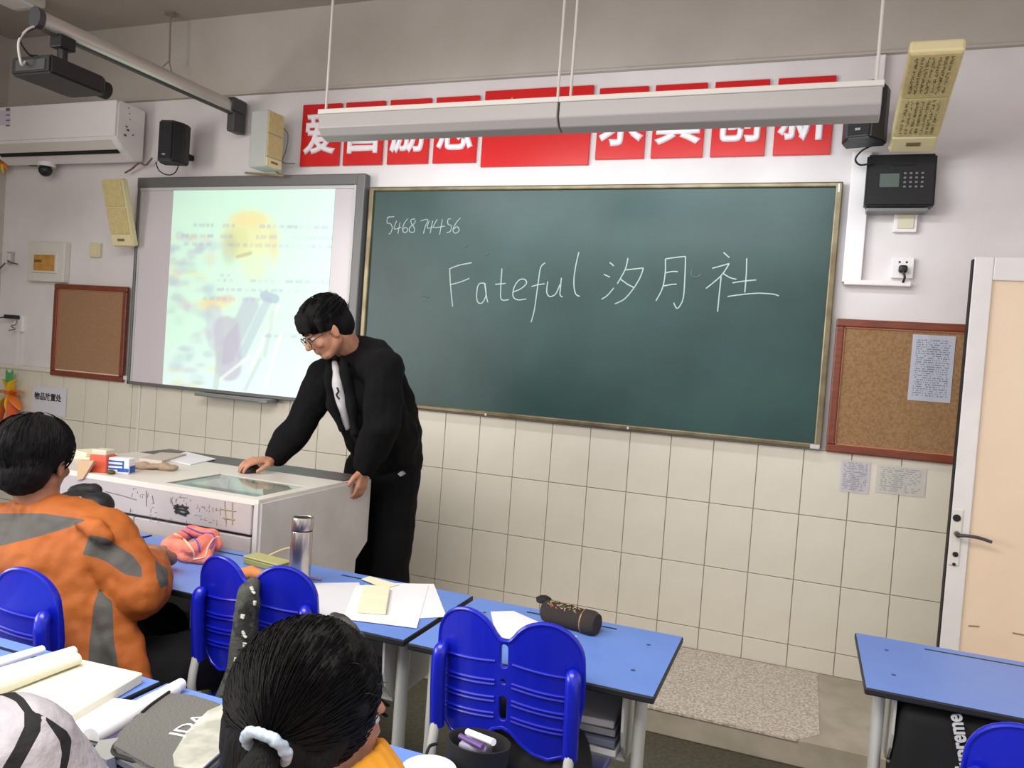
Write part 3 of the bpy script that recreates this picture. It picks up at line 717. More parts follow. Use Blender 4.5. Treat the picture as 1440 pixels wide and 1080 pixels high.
# ceiling cable stub above
q0 = PY(239, 32, -.12); q1 = PY(238, 88, -.12)
bm = bmesh.new(); tube(bm, [(q0.x, -.12, 3.34), (q1.x, -.12, q1.z)], .005, 8); tube(bm, curve([(q1.x, -.12, q1.z+.01), (q1.x-.03, -.13, q1.z-.02), (q1.x-.04, -.13, q1.z-.03)]), .004, 6); tube(bm, curve([(q1.x, -.12, q1.z), (q1.x+.02, -.12, q1.z-.05), (q1.x+.03, -.12, q1.z-.07)]), .004, 6)
lathe(bm, [(0,0),(.035,0),(.03,.015),(0,.015)], (q0.x, -.12, 3.325), 14)
tag(obj('ceiling_hook', bm, mat('dusty_metal', (146,132,122), .7), smooth=50), 'unused hook rod hanging from the ceiling above the projector arm', 'hook')

# ================================================================= WALL TERMINAL, SWITCHES, SOCKETS
yt = -.10
tl = PY(1223, 215, yt); br = PY(1310, 289, yt)
t = thing('wall_terminal', 'black wall terminal with small screen and keypad below the beige loudspeaker', 'terminal', ((tl.x+br.x)/2, -.02, br.z))
bm = bmesh.new(); x0, x1, z0, z1 = tl.x-.004, br.x+.012, br.z, tl.z+.005
prism(bm, [(x0, -.012, z0), (x0, yt+.01, z0), (x0, yt+.045, z1), (x0, -.012, z1)], (x1-x0, 0, 0)); bmesh.ops.bevel(bm, geom=bm.edges[:], offset=.008, segments=2, affect='EDGES'); obj('case', bm, m_black, t)
def face(x, z, off=.001):  # point of the slanted face
    k = (z-z0)/(z1-z0); return Vector((x, yt+.01+.035*k-off, z))
W_, H_ = x1-x0, z1-z0
bm = bmesh.new(); prism(bm, [face(x0+W_*.20, z0+H_*.36), face(x0+W_*.48, z0+H_*.36), face(x0+W_*.48, z0+H_*.62), face(x0+W_*.20, z0+H_*.62)], (0,-.002,0)); obj('screen', bm, mat('grey_green_lcd', (92,104,98), .3), t)
bm = bmesh.new(); prism(bm, [face(x0+W_*.36, z0+H_*.78), face(x0+W_*.70, z0+H_*.78), face(x0+W_*.70, z0+H_*.88), face(x0+W_*.36, z0+H_*.88)], (0,-.003,0)); obj('slot', bm, m_blackm, t)
kb = bmesh.new(); c_ = face(0, 0); box(kb, (-.0052, -.004, -.004), (.0052, .001, .004), bev=.001, seg=1); kme = bpy.data.meshes.new('key'); kb.to_mesh(kme); kb.free(); kme.materials.append(mat('grey_key', (120,120,122), .5))
ki = pmat(t).inverted()
for r_ in range(4):
    for c_ in range(4):
        k_ = bpy.data.objects.new('key', kme); C.objects.link(k_); k_.parent = t; k_.location = ki @ face(x0+W_*(.56+.082*c_), z0+H_*(.62-.085*r_), .002)
bm = bmesh.new(); box(bm, (x0+.01, -.08, z0-.022), (x1-.02, -.012, z0-.004), bev=.004); obj('bracket', bm, m_grey, t)
bm = bmesh.new(); tube(bm, curve([PY(1226,290,-.06), PY(1230,296,-.05), PY(1240,294,-.05), PY(1262,292,-.05), PY(1284,296,-.05), PY(1306,291,-.06)]), .004, 8); obj('cable', bm, m_grey, t, smooth=60)

def plate(x, z, w_, h_, label, m=m_white, inner=None, name='wall_switch', cat='switch', dep_=.012):
    t = thing(name, label, cat, (x, -.005, z-h_/2))
    b = bmesh.new(); box(b, (x-w_/2, -dep_, z-h_/2), (x+w_/2, .012, z+h_/2), bev=.003); obj('plate', b, m, t)
    if inner:
        b = bmesh.new(); box(b, (x-w_*.36, -dep_-.005, z-h_*.34), (x+w_*.36, -dep_+.001, z+h_*.36), bev=.002); obj('rocker', b, inner, t)
    return t
q = PY(1273, 312, 0); plate(q.x, q.z, .092, .092, 'square wall switch with a cream rocker below the black terminal', m_white, mat('cream_rocker', (216,210,184), .5))
q = PY(1269, 377, 0); t = plate(q.x, q.z, .086, .09, 'white wall socket with a black plug near the door', name='wall_socket', cat='socket')
bm = bmesh.new(); box(bm, (q.x-.017, -.045, q.z-.024), (q.x+.017, -.011, q.z+.008), bev=.008); tube(bm, curve([(q.x, -.04, q.z-.02), (q.x+.008, -.045, q.z-.045), (q.x+.004, -.03, q.z-.065)]), .005, 8); obj('plug', bm, m_black, t, smooth=50, label='black plug with short cable')
bm = bmesh.new()
for dx in (-.014, .014): box(bm, (q.x+dx-.004, -.0135, q.z+.02), (q.x+dx+.004, -.0115, q.z+.028))
obj('socket_holes', bm, m_blackm, t)
a = PY(1187, 394, 0); b = PY(1280, 404, 0)
t = thing('cable_trunking', 'white plastic cable trunking in an L right of the chalkboard', 'trunking', ((a.x+b.x)/2, 0, b.z))
bm = bmesh.new(); box(bm, (a.x, -.03, b.z), (b.x, .012, a.z), bev=.004); obj('duct', bm, m_white, t)
a2 = PY(1196, 290, 0); b2 = PY(1216, 395, 0)
bm = bmesh.new(); box(bm, (a2.x-.01, -.02, a.z-.01), (b2.x-.015, .012, PY(1200,215,0).z), bev=.004); obj('duct', bm, m_white, t)
bm = bmesh.new(); box(bm, (PY(1236,110,0).x-.02, -.02, PY(1236,140,0).z), (PY(1236,110,0).x+.02, .012, 2.86), bev=.004); obj('duct', bm, m_white, t)
a = PY(47, 341, 0); b = PY(95, 398, 0)
t = thing('fuse_box', 'grey-white fuse box with an orange window above the left pinboard', 'fuse box', ((a.x+b.x)/2, 0, b.z))
bm = bmesh.new(); box(bm, (a.x, -.035, b.z), (b.x, .012, a.z), bev=.006); obj('case', bm, m_offw, t)
cx_ = (a.x+b.x)/2; cz_ = (a.z+b.z)/2
bm = bmesh.new(); box(bm, (cx_-.115, -.045, cz_-.075), (cx_+.115, -.03, cz_+.065), bev=.005); cv = obj('cover', bm, m_offw, t)
bm = bmesh.new(); box(bm, (cx_-.095, -.048, cz_-.06), (cx_+.095, -.043, cz_+.045), bev=.003); obj('window', bm, m_tan, cv)
bm = bmesh.new(); box(bm, (cx_-.085, -.0495, cz_-.005), (cx_-.02, -.047, cz_+.012)); obj('label_print', bm, mat('brown_ink', (120,84,36), .7), t)
q = PY(135, 352, 0); plate(q.x, q.z, .085, .09, 'small cream wall switch between fuse box and left loudspeaker', mat('cream_plastic', (214,208,180), .5), m_beigeb)
q = PY(27, 455, 0); t = plate(q.x, q.z, .085, .11, 'wall socket with a black plug left of the left pinboard', name='wall_socket', cat='socket')
bm = bmesh.new(); box(bm, (q.x-.075, -.06, q.z+.028), (q.x+.02, -.01, q.z+.055), bev=.005); tube(bm, curve([(q.x-.07,-.04,q.z+.04), (q.x-.14,-.05,q.z+.03), (q.x-.22,-.05,q.z+.035)]), .004, 8); obj('plug', bm, m_black, t)
bm = bmesh.new(); tube(bm, curve([(q.x+.02,-.03,q.z+.02), (q.x+.03,-.05,q.z-.01), (q.x-.01,-.05,q.z-.02), (q.x+.03,-.05,q.z-.04), (q.x-.03,-.05,q.z-.05)]), .004, 8); obj('cable', bm, m_grey, t, smooth=60)
bm = bmesh.new(); box(bm, (q.x-.022, -.012, 1.13), (q.x+.012, .012, q.z-.05), bev=.003); tag(obj('cable_duct', bm, m_wall), 'pale vertical duct under the far left wall socket', 'trunking')
q = PX(8, 362, XL+.02)
q = PY(11, 362, -.02); t = plate(q.x, q.z, .05, .08, 'small grey socket at the left edge above the black plug', mat('dull_grey_plastic', (176,168,164), .5), m_offw, 'wall_socket', 'socket')
bm = bmesh.new(); tube(bm, curve([(q.x+.0,-.02,q.z-.02), (q.x+.05,-.03,q.z-.035), (q.x+.10,-.02,q.z-.045)]), .004, 8); tube(bm, curve([(q.x-.01,-.03,q.z-.04), (q.x-.03,-.05,q.z-.08), (q.x-.07,-.05,q.z-.1)]), .005, 8); obj('cable', bm, m_dgrey, t, smooth=60)

# yellow paper decorations at the left edge
def flower(px, py, s, y, label, stem=True):
    q = PY(px, py, y); t = thing('paper_flower', label, 'decoration', (q.x, y, q.z-s))
    rr = random.Random(int(px))
    for k in range(7):
        an = k*2*PI/7+.3; b = bmesh.new()
        pts = curve([q, q+Vector((math.cos(an)*s*.5, -.02, math.sin(an)*s*.55+.01)), q+Vector((math.cos(an)*s, -.005, math.sin(an)*s-.02))], 5)
        tube(b, pts, [s*.10+s*.16*math.sin(PI*min(1, i/(len(pts)-1)+.05)) for i in range(len(pts))], 8, flat=.25); obj('petal', b, m_yel if k % 3 else mat('orange_foil', (222,120,40), .5), t, smooth=60)
    return t, q
t, q = flower(16, 555, .13, -.05, 'yellow paper flower with green tip on the tiled wall at the left edge')
bm = bmesh.new(); a = PY(13, 530, -.055); box(bm, (a.x-.03, -.062, a.z-.035), (a.x+.03, -.05, a.z+.03), bev=.005); prism(bm, [(a.x-.035,-.058,a.z+.02),(a.x-.005,-.058,a.z+.015),(a.x-.03,-.058,a.z+.05)], (0,.006,0)); prism(bm, [(a.x+.035,-.058,a.z+.02),(a.x+.005,-.058,a.z+.015),(a.x+.03,-.058,a.z+.05)], (0,.006,0)); obj('calyx', bm, mat('green_paper', (70,160,90), .6), t)
bm = bmesh.new(); tube(bm, curve([q, q+Vector((.04,-.02,-.10)), q+Vector((.02,-.02,-.25))]), [.03]*12+[.02], 8, flat=.3); tube(bm, curve([q, q+Vector((-.05,-.02,-.12)), q+Vector((-.09,-.02,-.30))]), .028, 8, flat=.3); obj('streamer', bm, mat('red_orange_paper', (214,90,40), .6), t, smooth=60)
flower(6, 229, .055, -.04, 'small yellow paper flower at the left edge below the air conditioner')
# ================================================================= TEACHER'S PODIUM
pxr, pxl_, pyf, pyb, pzt = -.092, -1.20, -1.635, -.915, .88
t = thing('podium', 'white metal teaching podium with graffiti on its drawer front', 'podium', ((pxr+pxl_)/2, (pyf+pyb)/2, 0))
m_pod = mat('podium_white', (204,200,196), .4, col2=(192,188,184), cscale=7)
m_podf = mat('podium_front', (176,168,166), .5, col2=(166,158,156), cscale=6)
bm = bmesh.new()
prism(bm, [(pxr-.035, pyf+.01, 0), (pxr-.035, pyf, pzt-.004), (pxr-.035, pyb, pzt-.004), (pxr-.035, pyb, .60), (pxr-.035, pyb-.10, .55), (pxr-.035, pyb-.10, 0)], (.035, 0, 0))
bmesh.ops.bevel(bm, geom=bm.edges[:], offset=.009, segments=2, affect='EDGES'); obj('side_panel', bm, m_pod, t)
bm = bmesh.new(); prism(bm, [(pxl_, pyf+.01, 0), (pxl_, pyf, pzt-.004), (pxl_, pyb, pzt-.004), (pxl_, pyb, .60), (pxl_, pyb-.10, .55), (pxl_, pyb-.10, 0)], (.03, 0, 0)); obj('side_panel', bm, m_pod, t)
zg = PY(270, 740, pyf).z
bm = bmesh.new(); box(bm, (pxl_+.03, pyf+.002, zg+.004), (pxr-.036, pyf+.03, pzt-.012), bev=.004); fp = obj('front_panel', bm, m_podf, t)
bm = bmesh.new(); box(bm, (pxl_+.03, pyf+.014, .04), (pxr-.036, pyb-.12, zg+.004)); obj('cabinet_body', bm, m_blackm, t)
for k in range(2):
    w_ = (pxr-.036-pxl_-.03)/2; x0 = pxl_+.03+k*w_
    bm = bmesh.new(); box(bm, (x0+.002, pyf+.006, .42), (x0+w_-.002, pyf+.03, zg-.006), bev=.004); obj('drawer', bm, m_podf, t)
    bm = bmesh.new(); box(bm, (x0+.002, pyf+.006, .06), (x0+w_-.002, pyf+.03, .41), bev=.004); obj('cabinet_door', bm, m_podf, t)
# top with the glass-covered recess and the dark strip along the back
gx0, gx1, gy0, gy1 = -.545, -.145, -1.592, -1.31; sy = -1.115
bm = bmesh.new(); h0, h1 = pzt-.02, pzt
for lo, hi in (((pxl_+.01, pyf+.001), (pxr-.01, gy0)), ((pxl_+.01, gy1), (pxr-.01, sy)), ((pxl_+.01, gy0), (gx0, gy1)), ((gx1, gy0), (pxr-.01, gy1))):
    box(bm, (lo[0], lo[1], h0), (hi[0], hi[1], h1))
obj('top_board', bm, mat('podium_top', (214,208,198), .4), t)
bm = bmesh.new(); box(bm, (pxl_+.01, sy, h0), (pxr-.034, pyb+.0, h1-.003), bev=.003); obj('dark_shelf', bm, mat('grey_brown_strip', (74,62,62), .45), t, label='dark strip along the back of the top')
bm = bmesh.new(); box(bm, (gx0, gy0, h0-.05), (gx1, gy1, h0-.04)); obj('recess_floor', bm, mat('dark_recess', (50,58,56), .5, col2=(96,108,104), cscale=14), t)
bm = bmesh.new(); box(bm, (gx0, gy0, h1-.006), (gx1, gy1, h1-.003)); mg = mat('recess_glass', (215,226,222), .04, trans=1., spec=.3); mg.node_tree.nodes['Principled BSDF'].inputs['IOR'].default_value = 1.12; obj('glass_cover', bm, mg, t)
q = PZ(318, 691, h0-.03)
bm = bmesh.new(); box(bm, (gx0+.09, gy0+.01, h0-.038), (gx0+.27, gy0+.10, h0-.012), bev=.003); o = tag(obj('pink_paper', bm, mat('pale_pink_card', (232,200,180), .7)), 'pale pink card lying under the glass of the podium top', 'card')
bm = bmesh.new(); box(bm, (gx1-.10, gy0+.03, h0-.038), (gx1-.03, gy0+.10, h0-.022), bev=.004); tag(obj('blue_notebook', bm, mat('dark_blue_card', (52,60,110), .6)), 'dark blue notebook corner under the podium glass', 'notebook')
# graffiti
rn = random.Random(11); bm = bmesh.new(); yg = pyf+.0015
def glyph(px, py, s, bm=bm):
    for _ in range(rn.randint(2, 4)):
        a = (px+rn.uniform(-s, s), py+rn.uniform(-s, s)); v = rn.random()
        b = (a[0]+rn.uniform(.4, 1.4)*s, a[1]+rn.uniform(-.1,.3)*s) if v < .5 else (a[0]+rn.uniform(-.4,.2)*s, a[1]+rn.uniform(.5, 1.5)*s)
        strokes(bm, [[a, b]], .0016, yg)
for px in range(278, 322, 9): glyph(px, 712+(px-278)*.1, 4)
for px in range(275, 322, 11): glyph(px, 728+(px-275)*.12, 4)
for px, py in ((190,690),(198,694),(206,697),(215,712),(240,700),(248,702),(257,700),(264,705),(180,716),(214,724),(222,728),(236,729),(262,733)): glyph(px, py, 4)
strokes(bm, [[(148,691),(172,697),(192,703)], [(206,690),(206,712)], [(214,697),(216,708)], [(240,700),(245,716)]], .003, yg)
obj('graffiti', bm, mat('faded_marker', (112,104,108), .8), t)['kind'] = 'stuff'
bm = bmesh.new(); strokes(bm, [[(246,711),(265,714)], [(245,714),(264,719)], [(247,716),(256,722),(266,721)], [(246,719),(262,725)], [(250,709),(248,722)], [(256,710),(266,722)]], .008, yg)
obj('graffiti', bm, mat('black_marker', (22,20,24), .7), t, label='dense black marker blot')
bm = bmesh.new(); strokes(bm, [[(316,705),(318,735)], [(327,707),(327,738)], [(312,716),(332,719)], [(313,728),(330,731)]], .0045, yg); obj('graffiti', bm, mat('faded_green_marker', (150,142,110), .8), t, label='faded greenish marks')

# ---- things lying on the podium
def flat(name, pts, z, th, m, label, cat, bev=0., wave=0., parent=None, group=None):
    """sheet or slab whose corners are read at height z"""
    P = [PZ(*p, z) if len(p) == 2 else Vector(p) for p in pts]
    P = [Vector((p.x, p.y, z-th)) for p in P]
    b = bmesh.new(); prism(b, P, (0, 0, th))
    if bev: bmesh.ops.bevel(b, geom=b.edges[:], offset=bev, segments=2, affect='EDGES')
    o = obj(name, b, m, parent)
    return tag(o, label, cat, group) if parent is None else o
flat('paper_sheet', [(228,645),(262,635),(304,645),(268,653)], .8835, .003, m_paper, 'white sheet of paper on the back of the podium', 'paper')
flat('folded_newspaper', [(196,644),(226,636),(262,638),(228,648)], .891, .0125, mat('greyish_newsprint', (190,180,168), .85), 'folded newsprint on the podium left of the white sheet', 'newspaper')
def put_box(name, px, py, z, w_, d_, h_, rz, m, label, cat):
    q = PZ(px, py, z); t = thing(name, label, cat, (q.x, q.y, z), rz)
    b = bmesh.new(); box(b, (-w_/2, -d_/2, 0), (w_/2, d_/2, h_), bev=.003); obj('carton', b, m, t, world=False); return t
t = put_box('milk_carton', 170, 665, pzt, .085, .045, .058, math.radians(16), m_paper, 'small white carton with blue bands lying on the podium', 'carton')
bm = bmesh.new()
for k in (.018, .032, .046): box(bm, (-.040, -.0238, k-.003), (.020, -.0222, k+.003))
box(bm, (.0, -.0236, .008), (.043, -.0224, .022)); box(bm, (.0415, -.015, .004), (.0436, .02, .03)); box(bm, (.018,-.0238,.015), (.024,-.0222,.05))
obj('blue_print', bm, mat('print_blue', (40,84,170), .5), t, world=False)
t = put_box('orange_box', 144, 663, pzt, .07, .06, .065, math.radians(12), mat('orange_card', (206,88,58), .6), 'orange-red small box left of the milk carton on the podium', 'box')
bm = bmesh.new(); box(bm, (-.03, -.026, .0645), (.03, .028, .085), bev=.004); obj('open_flap', bm, mat('cream_card', (208,200,180), .7), t, world=False)
q = PZ(211, 661, pzt)
t = thing('crumpled_cloth', 'crumpled tan cloth on the podium right of the milk carton', 'cloth', (q.x, q.y, pzt))
bm = bmesh.new()
for k in range(7): ellip(bm, (q.x-.07+.022*k, q.y+.01*math.sin(k*2.)+.012*k-.02, pzt+.012), (.022, .028, .012+.004*(k % 3)))
blob('cloth_body', bm, mat('tan_cloth', (168,146,124), .9), t, .004, 3, .008, .03)
q = PZ(116, 672, pzt)
t = thing('leaning_book', 'tan card booklet leaning over the front left of the podium', 'book', (q.x, q.y, pzt))
bm = bmesh.new(); prism(bm, [PY(*c, pyf-.006) for c in ((108,675),(116,674),(132,648),(110,647))], (0, .012, 0)); obj('booklet', bm, mat('tan_card', (196,164,128), .8), t)
q = PZ(122, 645, pzt)
bm = bmesh.new(); box(bm, (q.x-.09, q.y-.03, pzt), (q.x+.05, q.y+.12, pzt+.012), bev=.003, rot=(0,0,.3)); box(bm, (q.x-.07, q.y-.02, pzt+.012), (q.x+.04, q.y+.08, pzt+.03), bev=.003, rot=(0,.0,-.2)); tag(obj('paper_pile', bm, m_cream), 'small untidy pile of papers at the left back of the podium', 'papers')
bm = bmesh.new(); q = PZ(148, 668, pzt); ellip(bm, (q.x, pyf+.035, pzt+.008), (.018, .014, .009)); tag(obj('olive_eraser', bm, mat('olive', (74,66,34), .7)), 'small olive lump in front of the orange box', 'eraser')
# mouse
mo = PZ(352, 664, pzt); MOUSE = Vector((mo.x, mo.y, pzt))
t = thing('computer_mouse', 'black computer mouse under the man\'s hand on the podium', 'mouse', MOUSE)
bm = bmesh.new(); vs = ellip(bm, MOUSE+Vector((0,0,.002)), (.033, .052, .034), seg=24)
for v in vs: v.co.z = max(v.co.z, pzt+.0005)
obj('shell', bm, m_black, t, smooth=60)
bm = bmesh.new(); tube(bm, [MOUSE+Vector((0,-.052,.010)), MOUSE+Vector((0,.0,.0365))], .0015, 6); lathe(bm, [(0,0),(.008,0),(.008,.004),(0,.004)], MOUSE+Vector((0,-.022,.031)), 10); obj('wheel', bm, m_grey, t)

# ================================================================= PUPILS' DESKS
ZD = .705
def make_desk(name='student_desk', label='', loc=(0,0,0), group='blue school desks'):
    t = thing(name, label, 'desk', loc, 0, group); W2, D2 = .303, .215
    b = bmesh.new(); box(b, (-W2, -D2, ZD-.018), (W2, D2, ZD-.0005), bev=.004); obj('edge_band', b, m_edge, t, world=False, label='black edge')
    b = bmesh.new(); a, c = .13, .175
    e = .003
    box(b, (-W2+e, -D2+e, ZD-.004), (W2-e, c-.008, ZD)); box(b, (-W2+e, c+.004, ZD-.004), (W2-e, D2-e, ZD)); box(b, (-W2+e, c-.008, ZD-.004), (-a, c+.004, ZD)); box(b, (a, c-.008, ZD-.004), (W2-e, c+.004, ZD))
    obj('tabletop', b, m_desk, t, world=False)
    b = bmesh.new(); box(b, (-a, c-.0085, ZD-.0042), (a, c+.0045, ZD-.003)); obj('pencil_groove', b, m_edge, t, world=False)
    bb = bmesh.new(); lathe(bb, [(0,0),(.0055,0),(.0055,.0012),(0,.0016)], (0,0,0), 12); me_ = bpy.data.meshes.new('bolt'); bb.to_mesh(me_); bb.free(); me_.materials.append(mat('bolt_blue_grey', (52,72,120), .4))
    for x, y in ((-.23,-.09),(.23,-.09),(-.23,.10),(.23,.10)):
        o = bpy.data.objects.new('bolt', me_); C.objects.link(o); o.parent = t; o.location = (x, y, ZD-.0002)
    for s in (-1, 1):
        b = bmesh.new(); tube(b, [(s*.262, -.13, .03), (s*.262, -.13, ZD-.018)], .024, 16, flat=.6); obj('leg', b, m_steelp, t, world=False, smooth=50)
        b = bmesh.new(); tube(b, [(s*.262, -.17, .018), (s*.262, .20, .018)], .018, 10); box(b, (s*.262-.022, -.19, 0), (s*.262+.022, -.16, .036), bev=.004); box(b, (s*.262-.022, .18, 0), (s*.262+.022, .21, .036), bev=.004); obj('foot', b, m_steelp, t, world=False)
        b = bmesh.new()   # curved tray cheek
        pr = [(-.185, ZD-.02), (-.185, ZD-.05), (-.18, ZD-.11), (-.165, ZD-.15), (-.13, ZD-.19), (-.10, ZD-.205), (.12, ZD-.205), (.12, ZD-.02)]
        prism(b, [(s*.235, y, z) for y, z in pr], (-s*.006, 0, 0)); obj('tray_cheek', b, m_steelp, t, world=False)
    b = bmesh.new(); box(b, (-.232, -.12, ZD-.205), (.232, .12, ZD-.198)); box(b, (-.232, .112, ZD-.205), (.232, .12, ZD-.02)); obj('tray', b, m_steelp, t, world=False)
    b = bmesh.new(); tube(b, [(-.262, .0, .1), (.262, .0, .1)], .012, 8); obj('crossbar', b, m_steelp, t, world=False)
    return t
def copy_tree(o, parent=None):
    c = o.copy(); C.objects.link(c)
    if parent is not None: c.parent = parent
    for ch in list(o.children): copy_tree(ch, c)
    return c
d0 = make_desk(label='blue front-row desk with the dark patterned pencil case on it', loc=(1.030, -1.883, 0))
for lb_, loc in (('blue front-row desk holding the steel flask and loose papers', (.410, -1.873, 0)),
                 ('blue front-row desk holding the pink pencil pouch', (-.210, -1.873, 0)),
                 ('blue front-row desk farthest left, mostly behind the boy', (-.830, -1.873, 0)),
                 ('blue desk at the far right before the open door', (2.075, -1.565, 0)),
                 ('blue near desk holding the open cream book', (.10, -2.765, 0)),
                 ('blue near desk holding the grey zip pouch, before the girl', (.72, -2.765, 0)),
                 ('blue near desk at the bottom edge with the open black pen bag', (1.34, -2.765, 0))):
    d = copy_tree(d0); d.location = loc; d['label'] = lb_

# ================================================================= BLUE CHAIRS
def make_chair(label, loc, rz):
    t = thing('school_chair', label, 'chair', loc, rz, 'blue butterfly-back school chairs')
    # backrest: outline of two lobes, slots cut in, then bent
    def arc(cx, cz, r, a0, a1, n, sx=1.): return [(cx+sx*r*math.cos(a0+(a1-a0)*k/n), cz+r*math.sin(a0+(a1-a0)*k/n)) for k in range(n+1)]
    rgt = [(0, .795)] + [(.012, .796)] + [(.092-.080*math.cos(a), .765+.083*math.sin(a)) for a in [PI*(.17+.83*k/16) for k in range(17)]]
    rgt = [p for p in rgt if p[0] >= 0]
    rgt += [(.174, .73), (.174, .68), (.168, .64), (.163, .60), (.155, .57), (.135, .547), (.105, .536), (.07, .545), (.045, .562), (.02, .585), (0, .592)]
    outl = rgt + [(-x, z) for x, z in rgt[::-1] if x > 1e-6]
    def stad(z0, z1, r=.0115): return [(r*math.cos(a), z1-r+r*math.sin(a)) for a in [PI*k/8 for k in range(9)]] + [(r*math.cos(a), z0+r+r*math.sin(a)) for a in [PI+PI*k/8 for k in range(9)]]
    cu = bpy.data.curves.new('t', 'CURVE'); cu.dimensions = '2D'; cu.fill_mode = 'BOTH'; cu.extrude = .0035; cu.bevel_depth = .003; cu.bevel_resolution = 2
    for L in (outl, stad(.730, .790), stad(.606, .668), [(.008*math.cos(2*PI*k/12), .70+.008*math.sin(2*PI*k/12)) for k in range(12)]):
        sp = cu.splines.new('POLY'); sp.points.add(len(L)-1); sp.use_cyclic_u = True
        for p, (x, z) in zip(sp.points, L): p.co = (x, z, 0, 1)
    o = bpy.data.objects.new('t', cu); C.objects.link(o); me_ = bpy.data.meshes.new_from_object(o.evaluated_get(bpy.context.evaluated_depsgraph_get())); bpy.data.objects.remove(o)
    b = bmesh.new(); b.from_mesh(me_)
    for k in range(-8, 9):
        bmesh.ops.bisect_plane(b, geom=b.verts[:]+b.edges[:]+b.faces[:], plane_co=(k*.02, 0, 0), plane_no=(1, 0, 0))
    def bend(x, z): return -.185 + 1.1*x*x + .9*(abs(x)-.09)**2*0 - .12*(z-.7)
    for v in b.verts:
        x, z, y = v.co.x, v.co.y, v.co.z; v.co = Vector((x, bend(x, z)-y, z))
    # ridges across each half
    for s in (-1, 1):
        for kz, dz in ((.745, .0), (.700, 0), (.690, 0), (.660, 0), (.650, 0), (.622, 0), (.612, 0)):
            pts = [(s*x, bend(x, kz)-.0065, kz-.012*math.sin(PI*(x-.02)/.26)) for x in [.02+.13*i/8 for i in range(9)]]
            tube(b, pts, .0032, 6)
        # thick rim along the outline of each half
    pts = [(x, bend(x, z)-.004, z) for x, z in outl]; tube(b, pts+[pts[0]], .0052, 8)
    obj('backrest', b, m_blue, t, world=False, smooth=40)
    for s in (-1, 1):
        b = bmesh.new()
        pts = curve([(s*.152, bend(.152, .75)-.010, .752), (s*.158, bend(.15,.74)-.026, .735), (s*.160, bend(.15,.7)-.030, .68), (s*.160, bend(.15,.6)-.028, .56)], 5)
        tube(b, pts, [.004, .010, .014, .016]+[.0175]*(len(pts)-4), 12); obj('sleeve', b, m_blue, t, world=False, smooth=60, label='blue sleeve round the frame tube')
        b = bmesh.new(); tube(b, curve([(s*.160, bend(.15,.6)-.028, .60), (s*.162, -.195, .50), (s*.165, -.17, .42), (s*.168, -.175, .30), (s*.175, -.20, .01)], 5), .0115, 10); obj('leg', b, m_steelp, t, world=False, smooth=60)
        b = bmesh.new(); tube(b, curve([(s*.165, -.15, .40), (s*.165, .10, .40), (s*.167, .145, .38), (s*.175, .17, .01)], 5), .0115, 10); obj('leg', b, m_steelp, t, world=False, smooth=60)
    b = bmesh.new(); tube(b, [(-.165, .10, .395), (.165, .10, .395)], .010, 8); tube(b, [(-.165, -.12, .395), (.165, -.12, .395)], .010, 8); obj('seat_frame', b, m_steelp, t, world=False)
    b = bmesh.new(); vs = box(b, (-.185, -.16, .405), (.185, .19, .428), bev=.01, seg=3)
    obj('seat', b, m_blue, t, world=False, smooth=40)
    return t
c0 = make_chair('blue butterfly-back chair in the middle, a black bag on its seat', (1.013, -2.175+.185, 0), 0)
for lb_, loc, rz in (('blue butterfly-back chair with a camouflage jacket hung over it', (.285, -2.145+.185, 0), math.radians(4)),
                     ('blue butterfly-back chair at the left behind the boy in orange', (-.165, -2.49+.185, 0), 0),
                     ('blue butterfly-back chair cut off by the bottom right corner', (2.085, -2.22+.185, 0), math.radians(-2))):
    c = copy_tree(c0); c.location = loc; c.rotation_euler = (0, 0, rz); c['label'] = lb_

# ================================================================= THINGS ON THE FRONT-ROW DESKS
q = PZ(420, 823, ZD); q = Vector((q.x, q.y, ZD)); R_ = .0315
t = thing('steel_flask', 'tall brushed steel vacuum flask standing on the front-row desk', 'flask', q)
bm = bmesh.new(); lathe(bm, [(0,0),(R_*.94,0),(R_,.004),(R_,.160),(R_*.97,.163),(0,.163)], q, 40); obj('body', bm, m_steel, t, smooth=40)
bm = bmesh.new(); lathe(bm, [(0,0),(R_*.96,0),(R_*.96,.004),(0,.004)], q+Vector((0,0,.163)), 40); obj('gap_ring', bm, m_blackm, t, smooth=40)
bm = bmesh.new(); lathe(bm, [(0,0),(R_*.98,0),(R_,.003),(R_,.032),(R_*.95,.0365),(R_*.84,.0365),(R_*.80,.032),(0,.031)], q+Vector((0,0,.167)), 40); obj('lid', bm, m_steel, t, smooth=40)
bm = bmesh.new(); lathe(bm, [(0,0),(R_*.80,0),(R_*.80,.002),(0,.002)], q+Vector((0,0,.1985)), 32); obj('lid_inset', bm, m_blackm, t, smooth=40)
z = ZD
flat('worksheet', [(434,820),(505,819),(520,868),(455,880)], z+.0015, .001, print_mat('worksheet_print', (214,216,220), (160,168,176), 14, 20, .7), 'printed worksheet beside the flask, lowest left of the papers', 'paper')
flat('paper_sheet', [(546,820),(610,821),(628,867),(560,871)], z+.0022, .001, m_paper, 'white sheet farthest right among the papers by the flask', 'paper')
flat('paper_sheet', [(500,823),(603,822),(586,883),(482,870)], z+.0036, .001, m_paper, 'large white sheet lying beneath the small cream notepad', 'paper')
flat('paper_slip', [(508,814),(520,810),(562,822),(540,827)], z+.006, .001, m_cream, 'folded cream slip at the top of the papers by the flask', 'paper')
a = [(503,855),(543,858),(549,824),(512,822)]
flat('notepad', a, z+.018, .014, m_cream, 'small thick cream notepad lying on the white sheets', 'notepad', bev=.002)
